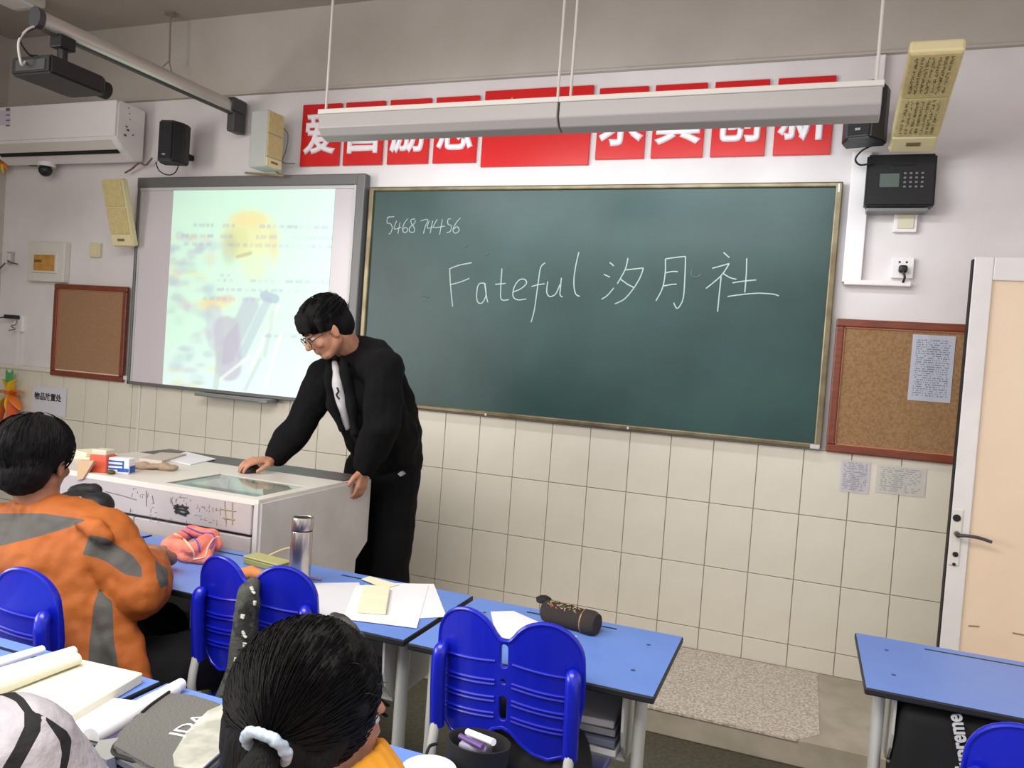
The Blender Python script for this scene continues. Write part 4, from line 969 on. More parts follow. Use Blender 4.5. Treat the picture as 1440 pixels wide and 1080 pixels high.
flat('ruled_sheet', [(690,860),(722,859),(770,880),(812,895),(700,905)], z+.0015, .001, m_paper, 'white sheet on the desk behind the middle chair', 'paper')
# pen beside the flask
bm = bmesh.new(); tube(bm, [PZ(434,812,z+.005), PZ(452,815,z+.005)], .004, 8); tag(obj('pen', bm, mat('pink_grey_plastic', (150,120,150), .4)), 'thin pen lying right of the steel flask', 'pen')
# greenish pencil box, eraser and unidentified orange-brown lump left of the flask
q = PZ(374, 797, z); t = thing('pencil_box', 'olive-green flat pencil box left of the steel flask', 'pencil box', (q.x, q.y, z), math.radians(-8))
bm = bmesh.new(); box(bm, (-.075, -.025, 0), (.075, .035, .020), bev=.004); obj('tray', bm, mat('olive_green', (138,140,84), .5), t, world=False)
bm = bmesh.new(); box(bm, (-.076, -.026, .0205), (.076, .036, .027), bev=.003); obj('lid', bm, mat('pale_olive', (172,170,110), .5), t, world=False)
bm = bmesh.new(); tube(bm, curve([(-.02,.03,.027), (.02,.05,.05), (.06,.045,.06), (.09,.03,.03)]), .003, 8); obj('strap', bm, mat('khaki_strap', (190,176,140), .7), t, world=False)
q = PZ(396, 807, z); t = thing('eraser', 'small yellow-green and white eraser at the foot of the flask', 'eraser', (q.x, q.y, z), math.radians(5))
bm = bmesh.new(); box(bm, (-.045, -.009, 0), (.0, .009, .011), bev=.002); obj('white_end', bm, m_paper, t, world=False)
bm = bmesh.new(); box(bm, (-.002, -.011, 0), (.03, .011, .014), bev=.004); obj('sleeve', bm, mat('yellow_green', (196,196,110), .5), t, world=False)
q = PZ(350, 815, z); t = thing('orange_lump', 'orange-brown rounded lump showing above the camouflage jacket', 'pouch', (q.x, q.y, z))
bm = bmesh.new(); cap(bm, q+Vector((-.020,-.022,.016)), .015, q+Vector((.0,.01,.020)), .020); cap(bm, q+Vector((.0,.01,.020)), .020, q+Vector((.026,.012,.017)), .015); blob('main_body', bm, mat('orange_brown', (206,130,74), .7), t, .004, 3, .005, .03)
# blue pen by the boy
bm = bmesh.new(); tube(bm, [PZ(183,761,z+.005), PZ(202,755,z+.005)], .004, 8); tag(obj('pen', bm, mat('ink_blue_plastic', (24,44,160), .35)), 'blue pen lying by the boy\'s hand', 'pen')
# pink pouch
q = PZ(272, 782, z); t = thing('pencil_pouch', 'pink and orange fabric pencil pouch with purple stripes and pale piping', 'pencil case', (q.x, q.y, z))
A = [PZ(*p, z+.0) for p in ((243,783),(292,790),(322,776),(256,752))]
m_pink = mat('pink_fabric', (228,118,104), .85, col2=(232,138,112), cscale=25, bump=.3, bscale=150)
bm = bmesh.new()
L0 = PZ(236,765,z+.04); L1 = PZ(272,772,z+.05); L2 = PZ(296,762,z+.045); L3 = PZ(305,768,z+.03); B0 = PZ(262,783,z+.02); B1 = PZ(290,785,z+.02); K = PZ(268,748,z+.05); K2 = PZ(300,752,z+.05)
for a, b_ in ((L0,L1),(L1,L2),(K,K2),(L0,K),(L1,K2)): cap(bm, a, .022, b_, .022)
for a, b_ in ((B0,B1),(L0,B0),(B1,L2),(K2,L3)): cap(bm, a, .018, b_, .018)
pk = blob('main_body', bm, m_pink, t, .0045, 5, .010, .05); pkt = tree_of(pk)
bm = bmesh.new()
def over(pts, lift=.0): return curve([PZ(px, py, z+h_) for px, py, h_ in pts], 5)

for L_ in ([(231,750),(248,752),(262,762),(272,776),(273,786)], [(273,786),(288,783),(292,770),(300,758),(312,756),(320,764),(323,774)]): trail(bm, pkt, L_, .0026)
obj('piping', bm, mat('pale_pink_piping', (240,196,176), .7), t, smooth=60)
bm = bmesh.new()
for L_ in ([(252,744),(266,752),(276,760),(281,776)], [(263,742),(282,749),(300,752),(299,766),(295,772)]): trail(bm, pkt, L_, .0026)
obj('stripe', bm, mat('violet_stripe', (104,72,180), .7), t, smooth=60)
# dark pencil case
t = thing('pencil_case', 'black cylindrical pencil case with a reddish embroidered stripe', 'pencil case', PZ(800, 876, z))
a = PZ(768, 858, z+.030); b_ = PZ(832, 876, z+.030); a.z = b_.z = z+.030; dv = (b_-a)
bm = bmesh.new(); tube(bm, [a-dv*.05, a, a+dv*.3, a+dv*.7, b_], [.022, .029, .031, .030, .029], 24); obj('body', bm, mat('black_canvas', (38,32,30), .9, bump=.4, bscale=200), t, smooth=50)
bm = bmesh.new(); tube(bm, [a+dv*.86, a+dv*1.02, b_+dv*.12], [.0315, .0325, .027], 24); obj('end_cap', bm, mat('charcoal_felt', (44,38,36), .95), t, smooth=50)
bm = bmesh.new(); tube(bm, [a+dv*.84, a+dv*.86], [.0322, .0322], 24); obj('zip_band', bm, mat('brass_zip', (150,120,84), .4, metal=.5), t, smooth=50)
bm = bmesh.new(); lathe(bm, [(.012,0),(.02,.0),(.022,.01),(.012,.016)], a+Vector((-.012,.01,.018)), 14); obj('pull_loop', bm, m_blackm, t, smooth=50)
bm = bmesh.new(); xx, yy = frame_of(dv); rn = random.Random(4); dl = dv.normalized()
mi = 0
for k in range(70):
    s = rn.uniform(.08, .78); an = rn.uniform(-.55, .75)
    up_ = Vector((0,0,1)); sd_ = dl.cross(up_).normalized(); sd_ = sd_ if sd_.y < 0 else -sd_
    nn = (up_*math.cos(an)+sd_*math.sin(an)); p0 = a+dv*s+nn*.0312; tg = (dl*math.cos(k)+nn.cross(dl)*math.sin(k))
    tube(bm, [p0, p0+tg*rn.uniform(.004,.009)], .0011, 4, mi=rn.randint(0, 2))
obj('embroidery', bm, [mat('thread_red', (190,84,72), .8), mat('thread_green', (110,130,84), .8), mat('thread_tan', (196,160,120), .8)], t)
# black rucksack on the desk between the boy and the podium
q = PZ(128, 733, z); t = thing('black_bag', 'black bag with a small white tag on the desk behind the boy', 'bag', (q.x, q.y, z))
bm = bmesh.new(); limb(bm, [PD(118,715,2.55), PD(140,712,2.52)], [.055, .045]); limb(bm, [PD(110,695,2.6), PD(132,690,2.6)], [.035, .028]); limb(bm, [PD(100,712,2.55), PD(118,722,2.5)], [.05,.045]); bt = tree_of(blob('bag_body', bm, mat('black_nylon', (22,22,24), .6), t, .008, 4, .015, .06))
bm = bmesh.new(); trail(bm, bt, [(112,700),(118,704),(123,709)], .004); obj('tag', bm, m_paper, t, label='small white tag')

# ================================================================= CAMOUFLAGE JACKET ON THE MIDDLE-LEFT CHAIR
t = thing('camouflage_jacket', 'grey camouflage jacket with white block marks hung over the chair back', 'jacket', (.33, -2.22, .40))
bm = bmesh.new()
yj = -2.20
Pj = [PY(x, y_, yj) for x, y_ in ((350,832),(346,870),(342,905),(338,940),(336,985))]
limb(bm, Pj, [.028, .031, .034, .034, .036]); limb(bm, [PY(352,830,yj), PY(356,822,-2.17), PY(358,835,-2.13)], [.022, .020, .02])
limb(bm, [PY(330,955,yj-.01), PY(322,990,yj-.02)], [.03,.04]); limb(bm, [PY(470,872,-2.14), PY(492,888,-2.18), PY(500,910,-2.2)], [.020,.026,.03])
m_camo = mat('camouflage_grey', (40,42,40), .9, col2=(70,72,66), cscale=22, bump=.3, bscale=120, speck=(.45,.5))
cj = blob('jacket_body', bm, m_camo, t, .006, 4, .012, .05); cjt = tree_of(cj)
bm = bmesh.new()
def patch(bm, px, py, y, s, kind, th=.002):
    q = hit(cjt, px, py, .0)
    if q is None: return
    y = q.y
    if kind == 0: box(bm, (q.x-s, y-th, q.z-s), (q.x+s, y+.004, q.z+s), bev=.001, seg=1, rot=(0,.15,0))
    else:
        box(bm, (q.x-s*1.4, y-th, q.z-s*.3), (q.x+s*1.4, y+.004, q.z+s*.3), bev=.001, seg=1, rot=(0,.5,0)); box(bm, (q.x-s*1.2, y-th, q.z-s*.3), (q.x+s*.4, y+.004, q.z+s*1.2), bev=.001, seg=1, rot=(0,-.5,0))
yp = yj-.035
for px, py, s, kd in ((354,831,.008,1),(357,848,.0055,0),(341,867,.0055,0),(342,893,.008,1),(343,907,.006,0),(332,928,.006,0)): patch(bm, px, py, yp, s, kd)
for px, py in ((470,858),(488,866)): patch(bm, px, py, -2.165, .006, 1)
obj('white_marks', bm, mat('camo_white', (196,196,190), .8), t)

# ================================================================= NEAR DESKS: BOOKS AND POUCHES
def book_block(name, pts, z0, th, label, cat, m=None):
    t = thing(name, label, cat, PZ(*pts[0], z0)); P = [PZ(*p, z0+th) for p in pts]
    b = bmesh.new(); prism(b, [Vector((p.x, p.y, z0)) for p in P], (0, 0, th)); bmesh.ops.bevel(b, geom=b.edges[:], offset=.002, segments=1, affect='EDGES'); obj('page_block', b, m or m_cream, t)
    return t
t = book_block('open_book', [(112,926),(201,946),(76,1019),(-40,985)], z+.0005, .022, 'thick open cream book on the near left desk, pages rolled at its left', 'book', mat('cream_pages', (230,228,208), .85, col2=(222,220,198), cscale=8))
for k, (pa_, pb_, rr_, zz_, mm_) in enumerate((((108,926),(-40,978),.017,.036,mat('ivory_pages', (226,224,204), .85)), ((104,915),(-40,962),.013,.046,mat('ivory_pages_2', (232,230,214), .85)), ((60,913),(-40,944),.011,.046,m_paper))):
    a = PZ(*pa_, z+zz_); b_ = PZ(*pb_, z+zz_); dv = b_-a; bm = bmesh.new(); tube(bm, [a, a+dv*.3, a+dv*.6, b_], [rr_*.9, rr_, rr_*1.15, rr_*1.3], 20, flat=.8)
    obj('rolled_pages', bm, mm_, t, smooth=50)
t = book_block('notebook', [(106,998),(155,980),(195,985),(135,1042),(92,1022)], z+.0005, .006, 'thin white notebook under the rolled pages beside the cream book', 'notebook', m_paper)
bm = bmesh.new(); a = PZ(247, 969, z+.018); b_ = PZ(128, 1038, z+.018); tube(bm, [a, a+(b_-a)*.33, a+(b_-a)*.7, b_], [.013, .018, .020, .017], 16); obj('rolled_pages', bm, m_paper, t, smooth=50)
bm = bmesh.new(); a2_ = PZ(255, 962, z+.014); tube(bm, [a2_, a2_+(b_-a)*.4], [.012,.014], 14); obj('rolled_pages', bm, m_paper, t, smooth=50)
# grey zip pouch
t = thing('zip_pouch', 'grey zip pouch with black binding and a clear side on the near desk', 'pencil case', PZ(235, 1030, z))
P = [(150,1050),(172,1018),(205,990),(238,972),(275,975),(316,988),(318,1010),(312,1062),(262,1100),(205,1082)]
th = .028
bm = bmesh.new(); prism(bm, [Vector((PZ(*p, z+th).x, PZ(*p, z+th).y, z+.001)) for p in P], (0,0,th)); bmesh.ops.bevel(bm, geom=bm.edges[:], offset=.009, segments=3, affect='EDGES'); obj('main_body', bm, mat('grey_canvas', (98,98,94), .9, bump=.3, bscale=200), t, smooth=50)
bm = bmesh.new(); tube(bm, curve([PZ(*p, z+.02) for p in ((214,990),(196,1003),(182,1028),(168,1042),(160,1052),(162,1062),(185,1070),(215,1080),(250,1092))]), .0045, 8); tube(bm, curve([PZ(*p, z+.03) for p in ((238,973),(214,990),(200,1002))]), .003, 8); obj('black_binding', bm, m_blackm, t, smooth=60)
bm = bmesh.new(); prism(bm, [Vector((PZ(*p, z+th+.002).x, PZ(*p, z+th+.002).y, z+th)) for p in ((243,1062),(262,1030),(292,1000),(316,990),(317,1010),(310,1058),(280,1085),(245,1078))], (0,0,.003)); obj('clear_window', bm, mat('clear_plastic', (196,196,184), .25, col2=(160,160,150), cscale=20), t)
bm = bmesh.new(); prism(bm, [Vector((PZ(*p, z+.022).x, PZ(*p, z+.022).y, z+.001)) for p in ((128,1058),(140,1040),(168,1036),(165,1062),(150,1068))], (0,0,.02)); obj('inner_pocket', bm, mat('grey_mesh', (140,142,140), .8), t)
bm = bmesh.new(); prism(bm, [Vector((PZ(*p, z+.016).x, PZ(*p, z+.016).y, z+.003)) for p in ((146,1040),(166,1024),(200,1004),(192,1022),(172,1044))], (0,0,.012)); obj('violet_lining', bm, mat('violet_grey', (70,62,96), .8), t)
# lettering on the pouch, running up its right side
c_ = PZ(252, 1040, z+th+.0015); e_ = PZ(300, 1005, z+th+.0015); an = math.atan2(e_.y-c_.y, e_.x-c_.x)
text('lettering', 'JDA', .038, Matrix.Translation(((c_.x+e_.x)/2-.012, (c_.y+e_.y)/2-.004, z+th+.0025)) @ Matrix.Rotation(an, 4, 'Z'), mat('pale_print', (226,222,220), .6), t, ext=.0006, sx=1.3)
# brass bell-shaped clip beside it
q = PZ(110, 1047, z+.012); t = thing('brass_clip', 'small gold-coloured clip between the notebook and the grey sleeve', 'clip', (q.x, q.y, z))
bm = bmesh.new(); cap(bm, q+Vector((-.008,0,0)), .010, q+Vector((.006,.002,.002)), .007); obj('gold_cap', bm, mat('gold', (206,186,60), .25, metal=.7), t, smooth=60)
bm = bmesh.new(); cap(bm, q+Vector((.012,.003,.002)), .008, q+Vector((.03,.01,.0)), .007); obj('dark_end', bm, m_black, t, smooth=60)

# open black pen bag at the bottom
q = PZ(662, 1092, z); q = Vector((q.x+.0, q.y, z)); t = thing('open_pen_bag', 'open round black pen bag on the near desk at the bottom edge', 'pencil case', q)
qb = PD(668, 1112, 1.36); qb.z = z
bm = bmesh.new(); lathe(bm, [(.0,.0),(.05,0),(.054,.015),(.056,.042),(.058,.046),(.055,.047),(.050,.042),(.047,.015),(.0,.008)], qb, 28, mtx=Matrix.Diagonal((1,.75,1))); obj('fabric_rim', bm, mat('black_felt', (16,16,18), .95), t, smooth=50)
bm = bmesh.new(); tube(bm, [qb+Vector((-.03,.02,.045)), qb+Vector((.035,-.02,.060))], .006, 10); obj('white_pen', bm, m_paper, t, smooth=50)
bm = bmesh.new(); tube(bm, [qb+Vector((-.035,.0,.045)), qb+Vector((.02,-.03,.052))], .005, 10); obj('violet_pen', bm, mat('violet_plastic', (96,70,130), .4), t, smooth=50)
bm = bmesh.new(); box(bm, qb+Vector((-.030,-.02,.01)), qb+Vector((.02,.02,.043)), bev=.004); obj('grey_tin', bm, mat('grey_lilac', (150,146,166), .5), t)
q = PD(600, 1124, 1.30); t = thing('paper_bowl', 'round white lid half hidden at the bottom edge beside the girl', 'bowl', (q.x, q.y, z))
bm = bmesh.new(); lathe(bm, [(0,0),(.042,0),(.046,.01),(.048,.018),(.046,.022),(.03,.024),(0,.025)], (q.x, q.y, z), 32); obj('lid_body', bm, m_paper, t, smooth=50)
bm = bmesh.new(); tube(bm, curve([PZ(598,1066,z+.004), PZ(604,1050,z+.01), PZ(614,1046,z+.004)]), .003, 8); tag(obj('black_strap', bm, m_cord, smooth=60), 'short black strap on the near desk before the girl', 'strap')
# black bag on the seat of the middle chair
t = thing('black_rucksack', 'black rucksack on the seat of the middle chair', 'bag', (1.02, -2.0, .43))
bm = bmesh.new(); ellip(bm, (1.02, -2.05, .53), (.13, .09, .10)); ellip(bm, (1.10, -2.06, .50), (.10, .09, .08)); blob('bag_body', bm, mat('black_nylon_2', (20,20,22), .7), t, .01, 3, .02, .08)
# papers in the tray of the desk behind it
zz = ZD-.198
t = thing('tray_books', 'stack of papers and booklets in the tray of the middle desk', 'papers', (1.16, -1.95, zz))
for k in range(4):
    bm = bmesh.new(); box(bm, (1.02+.012*k, -2.01-.008*(k % 2), zz+.001+.022*k), (1.245-.006*k, -1.80, zz+.018+.022*k), bev=.003, rot=(0,0,.03*(k-1)))
    obj('booklet', bm, (m_paper, mat('grey_blue_cover', (120,128,150), .6), mat('pale_grey_cover', (176,178,184), .6), m_paper)[k], t)
# black bag with white lettering under the right desk
yb_ = -1.766
t = thing('lettered_bag', 'black bag with large white lettering hanging under the right desk', 'bag', (2.02, -1.70, .30))
bm = bmesh.new(); a = PY(1266, 992, yb_); b_ = PY(1440, 1085, yb_)
box(bm, (a.x, yb_+.004, .30), (a.x+.42, yb_+.20, .675), bev=.03, seg=3); blob('bag_body', bm, mat('black_bag_cloth', (12,12,14), .85), t, .01, 2, .006, .1)
p0 = PY(1349, 1088, yb_); p1 = PY(1333, 1000, yb_); dv = (p1-p0); an = math.atan2(dv.z, dv.x)
mid = (p0+p1)/2
text('lettering', 'Supreme', .047, Matrix.Translation((mid.x+.012, yb_-.001, mid.z)) @ Matrix.Rotation(PI/2, 4, 'X') @ Matrix.Rotation(an, 4, 'Z'), mat('white_print', (196,196,200), .7), t, ext=.002, offset=.001, sx=.8)
# ================================================================= PEOPLE
def hand(bm, wrist, dirv, palm_n, s=1., curl=.5, side=1, spread=.12):
    """palm and five bent fingers; dirv = wrist to fingers, palm_n = out of the palm, side = +1 thumb on dirv x palm_n side"""
    d = dirv.normalized(); n = (palm_n-d*palm_n.dot(d)).normalized(); x = d.cross(n)*side
    pl = .085*s
    for k, off in enumerate((-.030, -.010, .010, .030)):
        cap(bm, wrist+x*off*.55*s, .016*s, wrist+d*pl*(.95 if k else .92)+x*off*s, .0125*s, 10)
    lens = [.062, .074, .080, .070]; offs = [-.033, -.0115, .0105, .032]
    for L, off in zip(lens, offs):
        p = wrist+d*pl*.97+x*off*s; dd = (d + x*off*spread*8).normalized(); an = 0
        for j, fr in enumerate((.45, .31, .24)):
            an += curl*(.75 if j == 0 else .95); q_ = p+(dd*math.cos(an)+n*math.sin(an))*L*fr*s
            cap(bm, p, (.0098-.0012*j)*s, q_, (.0088-.0012*j)*s, 10); p = q_
    p = wrist+d*.018*s+x*.024*s; q_ = p+(x*.75+d*.6+n*.25).normalized()*.040*s; cap(bm, p, .0155*s, q_, .0125*s, 10)
    r_ = q_+(x*.3+d*.9+n*.45).normalized()*.030*s; cap(bm, q_, .0115*s, r_, .010*s, 10)
    u_ = r_+(d*.9-x*.1+n*.5).normalized()*.024*s; cap(bm, r_, .010*s, u_, .008*s, 10)
def head_frame(facing, upv):
    f = facing.normalized(); u = (upv-f*upv.dot(f)).normalized(); r = f.cross(u)  # r = the person's own right
    return f, u, r
def head(bm, c, f, u, r, s=1.):
    """c = centre of the skull; face towards f"""
    R = Matrix((r, f, u)).transposed()
    P = lambda a, b, h_: c+r*a*s+f*b*s+u*h_*s
    ellip(bm, P(0,-.012,.028), (.076*s, .096*s, .088*s), R, 24); ellip(bm, P(0,.020,-.028), (.062*s, .072*s, .080*s), R, 24)
    ellip(bm, P(0,.052,-.082), (.034*s, .030*s, .026*s), R, 16)                      # chin
    cap(bm, P(.046,.0,-.050), .026*s, P(.026,.046,-.080), .022*s); cap(bm, P(-.046,.0,-.050), .026*s, P(-.026,.046,-.080), .022*s)   # jaw
    cap(bm, P(0,.086,.006), .009*s, P(0,.105,-.026), .0125*s, 10); ellip(bm, P(.011,.094,-.030), (.009*s,.010*s,.008*s), R, 10); ellip(bm, P(-.011,.094,-.030), (.009*s,.010*s,.008*s), R, 10)
    cap(bm, P(-.036,.078,.018), .010*s, P(.036,.078,.018), .010*s, 10)                # brow
    ellip(bm, P(.040,.062,-.028), (.020*s,.020*s,.018*s), R, 12); ellip(bm, P(-.040,.062,-.028), (.020*s,.020*s,.018*s), R, 12)
    cap(bm, P(-.016,.084,-.054), .0065*s, P(.016,.084,-.054), .0065*s, 10); cap(bm, P(-.012,.083,-.064), .007*s, P(.012,.083,-.064), .007*s, 10)
    for sd in (-1, 1):
        ellip(bm, P(sd*.078,-.004,-.008), (.009*s,.018*s,.030*s), R @ Euler((0,0,sd*.35)).to_matrix(), 14); ellip(bm, P(sd*.080,-.006,-.028), (.008*s,.010*s,.012*s), R, 10)
    return P, R
def eyes(t, P, s, R):
    for sd in (-1, 1):
        b = bmesh.new(); ellip(b, P(sd*.030,.0745,.002), (.0125*s,.010*s,.0085*s), R, 14); obj('eye', b, mat('eye_white', (210,204,200), .2), t, smooth=60)
        b = bmesh.new(); ellip(b, P(sd*.030,.083,.000), (.0055*s,.003*s,.0055*s), R, 10); obj('iris', b, m_blackm, t, smooth=60)
        b = bmesh.new(); cap(b, P(sd*.030-.013,.089,.010), .0028*s, P(sd*.030+.013,.089,.010), .0024*s, 8); cap(b, P(sd*.016,.090,.024), .0035*s, P(sd*.046,.084,.026), .0028*s, 8); obj('brow_and_lid', b, m_hair, t, smooth=60)
def strands(b, c, R, rad, n, rn, sel, length, wd=.0011, droop=None):
    """loose locks lying on the hair cap: points on an ellipsoid swept along flow()"""
    k = 0
    while k < n:
        v = Vector((rn.gauss(0,1), rn.gauss(0,1), rn.gauss(0,1))).normalized()
        if not sel(v): k += 1; continue
        pts = []; p = v.copy()
        for j in range(5):
            q_ = Vector((p.x*rad[0], p.y*rad[1], p.z*rad[2]))*(1.0+.018*math.sin(j+k)); pts.append(c+R @ q_)
            p = (p+droop(p)*length).normalized()
        tube(b, pts, [wd*.6, wd, wd, wd*.8, wd*.3], 3, caps=False); k += 1
m_hairs = mat('black_hair_locks', (7,6,7), .65, spec=.15)

# ---------------------------------------------------------------- the teacher
t = thing('person', 'standing man in black jacket and glasses leaning over the podium, hand on the mouse', 'person', (-.02, -.78, .0))
HC = PY(459, 462, -1.13)
f, u, r = head_frame(Vector((-.52, -.60, -.62)), Vector((-.30,-.42,.85)))
NB = PY(493, 494, -1.00); CH = PY(508, 560, -.93); WA = PY(525, 615, -.82); HP = PY(535, 655, -.74)
HP = Vector((HP.x+.01, HP.y, HP.z))
SL = PY(540, 520, -1.05); SR = PY(458, 530, -.97)          # his left / right shoulder joint
EL = PY(538, 598, -1.07); ER = PY(424, 596, -1.02)
WL = PX(511, 659, -.070); WR = PY(384, 648, -1.12); WR.z = max(WR.z, .93)
KN = [HP+Vector((.085,-.02,-.46)), HP+Vector((-.085,.01,-.46))]
FT = [Vector((HP.x+.10, HP.y+.02, .11)), Vector((HP.x-.09, HP.y+.09, .11))]
bm = bmesh.new(); P, R = head(bm, HC, f, u, r, 1.0)
limb(bm, [HC-u*.05-f*.03, NB+Vector((0,0,.0)), CH], [.054, .058, .09]); limb(bm, [CH, HP+Vector((.03,.04,0))], [.085, .070])
limb(bm, [SL, EL, WL], [.045,.038,.028]); limb(bm, [SR, ER, WR], [.045,.038,.028]); limb(bm, [CH, SL], [.08,.05]); limb(bm, [CH, SR], [.08,.05])
for s_, kn, ft in ((1, KN[0], FT[0]), (-1, KN[1], FT[1])): limb(bm, [HP+Vector((s_*.06+.01,.02,-.04)), kn, ft+Vector((0,0,.04))], [.062,.055,.038])
hd = (MOUSE+Vector((-.0,-.015,.045)))-WR
hand(bm, WR, MOUSE+Vector((.0,-.005,.046))-WR, Vector((0,0,-1)), .98, .42, side=1)
hand(bm, WL, Vector((.0,-.12,-1)), Vector((-1,0,0)), .92, .42, side=-1)
blob('body', bm, m_skin2, t, .0042, 3)
eyes(t, P, 1., R)
# glasses
bm = bmesh.new()
for sd in (-1, 1):
    cpt = P(sd*.034, .100, -.004); tube(bm, [cpt+r*(.026*math.cos(a)*(1.05))+u*(.019*math.sin(a)) for a in [2*PI*k/20 for k in range(21)]], .0018, 6)
    tube(bm, [P(sd*.060,.098,.002), P(sd*.076,.05,.004), P(sd*.080,.0,.0), P(sd*.078,-.012,-.012)], .0018, 6)
tube(bm, [P(-.010,.102,.0), P(0,.104,.003), P(.010,.102,.0)], .0018, 6)
gl = obj('glasses', bm, mat('dark_glasses_frame', (48,34,36), .3, metal=.4), t, smooth=60)
for sd in (-1, 1):
    bm = bmesh.new(); cpt = P(sd*.034, .100, -.004); prism(bm, [cpt+r*(.025*math.cos(2*PI*k/20))+u*(.018*math.sin(2*PI*k/20)) for k in range(20)], f*.001); obj('lens', bm, m_glass, gl)
# hair: full fringe, short at the back
bm = bmesh.new()
ellip(bm, P(0,-.018,.048), (.090, .106, .084), R, 28); ellip(bm, P(0,-.055,.0), (.078,.062,.078), R, 24)
ellip(bm, P(0,.034,.064), (.078,.064,.050), R, 24)
for k in range(9):
    a = -.064+.016*k; cap(bm, P(a*.9, .060, .085), .018, P(a*1.02, .090-3.2*a*a, .046-.006*math.sin(k*1.7)), .011)
for sd in (-1, 1): cap(bm, P(sd*.080,.030,.055), .016, P(sd*.082,.042,.018), .009); cap(bm, P(sd*.078,-.02,.05), .018, P(sd*.080,.006,.006), .008)
for k in range(26):
    rn = random.Random(k); v = Vector((rn.uniform(-1,1), rn.uniform(-1,.9), rn.uniform(.2,1))).normalized(); cap(bm, P(v.x*.080, -.015+v.y*.094, .048+v.z*.072), .018, P(v.x*.082, -.004+v.y*.096, .046+v.z*.074), .015)
blob('hair', bm, m_hair, t, .0045, 4, .004, .03)
bm = bmesh.new(); rn = random.Random(1)
strands(bm, P(0,-.018,.048), R, (.093,.109,.088), 500, rn, lambda v: v.z > -.1, .22, .0011, lambda p: Vector((p.x*.3, .8, -.7 if p.y > .3 else -.2)))
obj('hair_locks', bm, m_hairs, t)
# jacket
m_jk = mat('black_jacket', (9,9,10), .9, spec=.2, bump=.3, bscale=40)
bm = bmesh.new(); fx = Vector((-.35,-.94,0)).normalized(); sx_ = Vector((.94,-.35,0))
Rj = Matrix((sx_, fx, Vector((0,0,1)))).transposed()
limb(bm, [NB-Vector((0,-.02,.04)), CH], [.085,.135]); limb(bm, [CH+sx_*.05, WA+sx_*.05+Vector((.02,.03,0)), HP+Vector((.035,.03,.03))], [.135,.135,.135]); limb(bm, [CH-sx_*.06, WA-sx_*.02, HP-sx_*.01+Vector((0,0,.06))], [.11,.11,.115])
limb(bm, [NB+Vector((.02,.05,-.045)), SL], [.085,.082]); limb(bm, [NB+Vector((.0,.05,-.05)), SR], [.08,.078])
limb(bm, [SL, SL+(EL-SL)*.5, EL, WL+(EL-WL)*.42, WL+(EL-WL)*.10], [.084,.080,.072,.062,.050])
limb(bm, [SR, SR+(ER-SR)*.5, ER, WR+(ER-WR)*.45, WR+(ER-WR)*.14], [.080,.074,.070,.062,.050])
for L_ in (((463,503),(461,535),(466,568),(482,604)), ((481,503),(489,540),(494,575),(498,608))): limb(bm, [PY(a_, b_, -1.085-.02*(k_ in (1,2))) for k_, (a_, b_) in enumerate(L_)], [.017,.021,.021,.018])
limb(bm, [PY(543,522,-.90), PY(558,560,-.82), PY(563,612,-.74)], [.06,.08,.095]); limb(bm, [PY(503,486,-.98), PY(532,494,-.99), SL], [.045,.055,.075])
# collar and back panel
for k in range(12):
    a = -2.3+4.6*k/11; q_ = NB+sx_*(.066*math.sin(a))-fx*(.060*math.cos(a))+Vector((0,0,.010-.02*abs(a)/2.3)); cap(bm, q_+Vector((0,0,-.03)), .018, q_, .014, 10)
blob('jacket', bm, m_jk, t, .007, 5, .024, .09, label='black zip jacket')
# cuffs, hem
bm = bmesh.new()
for W_, E_ in ((WL, EL), (WR, ER)): v = (E_-W_); tube(bm, [W_+v*.045, W_+v*.075, W_+v*.17], [.040,.0435,.046], 18)
obj('cuff', bm, mat('black_rib', (8,8,9), .95, spec=.2), t, smooth=60)
# white shirt showing in the open front
bm = bmesh.new(); S = [PY(470, 512, -1.075), PY(475, 540, -1.095), PY(481, 570, -1.085), PY(488, 600, -1.05)]
SC = [s_+Vector((.0, -.0, 0)) for s_ in S]
limb(bm, SC, [.017,.024,.026,.016]); blob('shirt', bm, mat('white_shirt', (190,188,190), .85), t, .005, 4, .006, .05, label='white T-shirt in the open jacket')
bm = bmesh.new(); q_ = PY(474, 545, -1.131); tube(bm, curve([q_, q_+Vector((.008,0,-.015)), q_+Vector((.0,0,-.03)), q_+Vector((.014,0,-.045))]), .004, 8); obj('shirt_print', bm, m_blackm, t, smooth=60)
# trousers
m_tr = mat('black_trousers', (8,8,9), .9, spec=.2)
bm = bmesh.new(); ellip(bm, HP+Vector((.01,.02,0)), (.155,.12,.13))
for s_, kn, ft in ((1, KN[0], FT[0]), (-1, KN[1], FT[1])):
    limb(bm, [HP+Vector((s_*.075,0,-.03)), kn, ft+Vector((0,0,.0))], [.108,.085,.075])
blob('trousers', bm, m_tr, t, .009, 4, .02, .1)
bm = bmesh.new(); q_ = PY(563, 667, -.86)
prism(bm, [q_+Vector((.016,0,.002)), q_+Vector((.002,0,.013)), q_+Vector((-.014,0,.0)), q_+Vector((.0,0,-.010))], (0,.02,0))
obj('trouser_emblem', bm, mat('silver_print', (150,150,152), .5), t, label='small grey diamond emblem on the trousers')
for ft in FT:
    bm = bmesh.new(); limb(bm, [Vector((ft.x, ft.y+.03, .05)), Vector((ft.x-.03, ft.y-.14, .04))], [.045,.038])
    for v in bm.verts: v.co.z = max(v.co.z, .001)
    obj('shoe', bm, m_blackm, t, smooth=60)

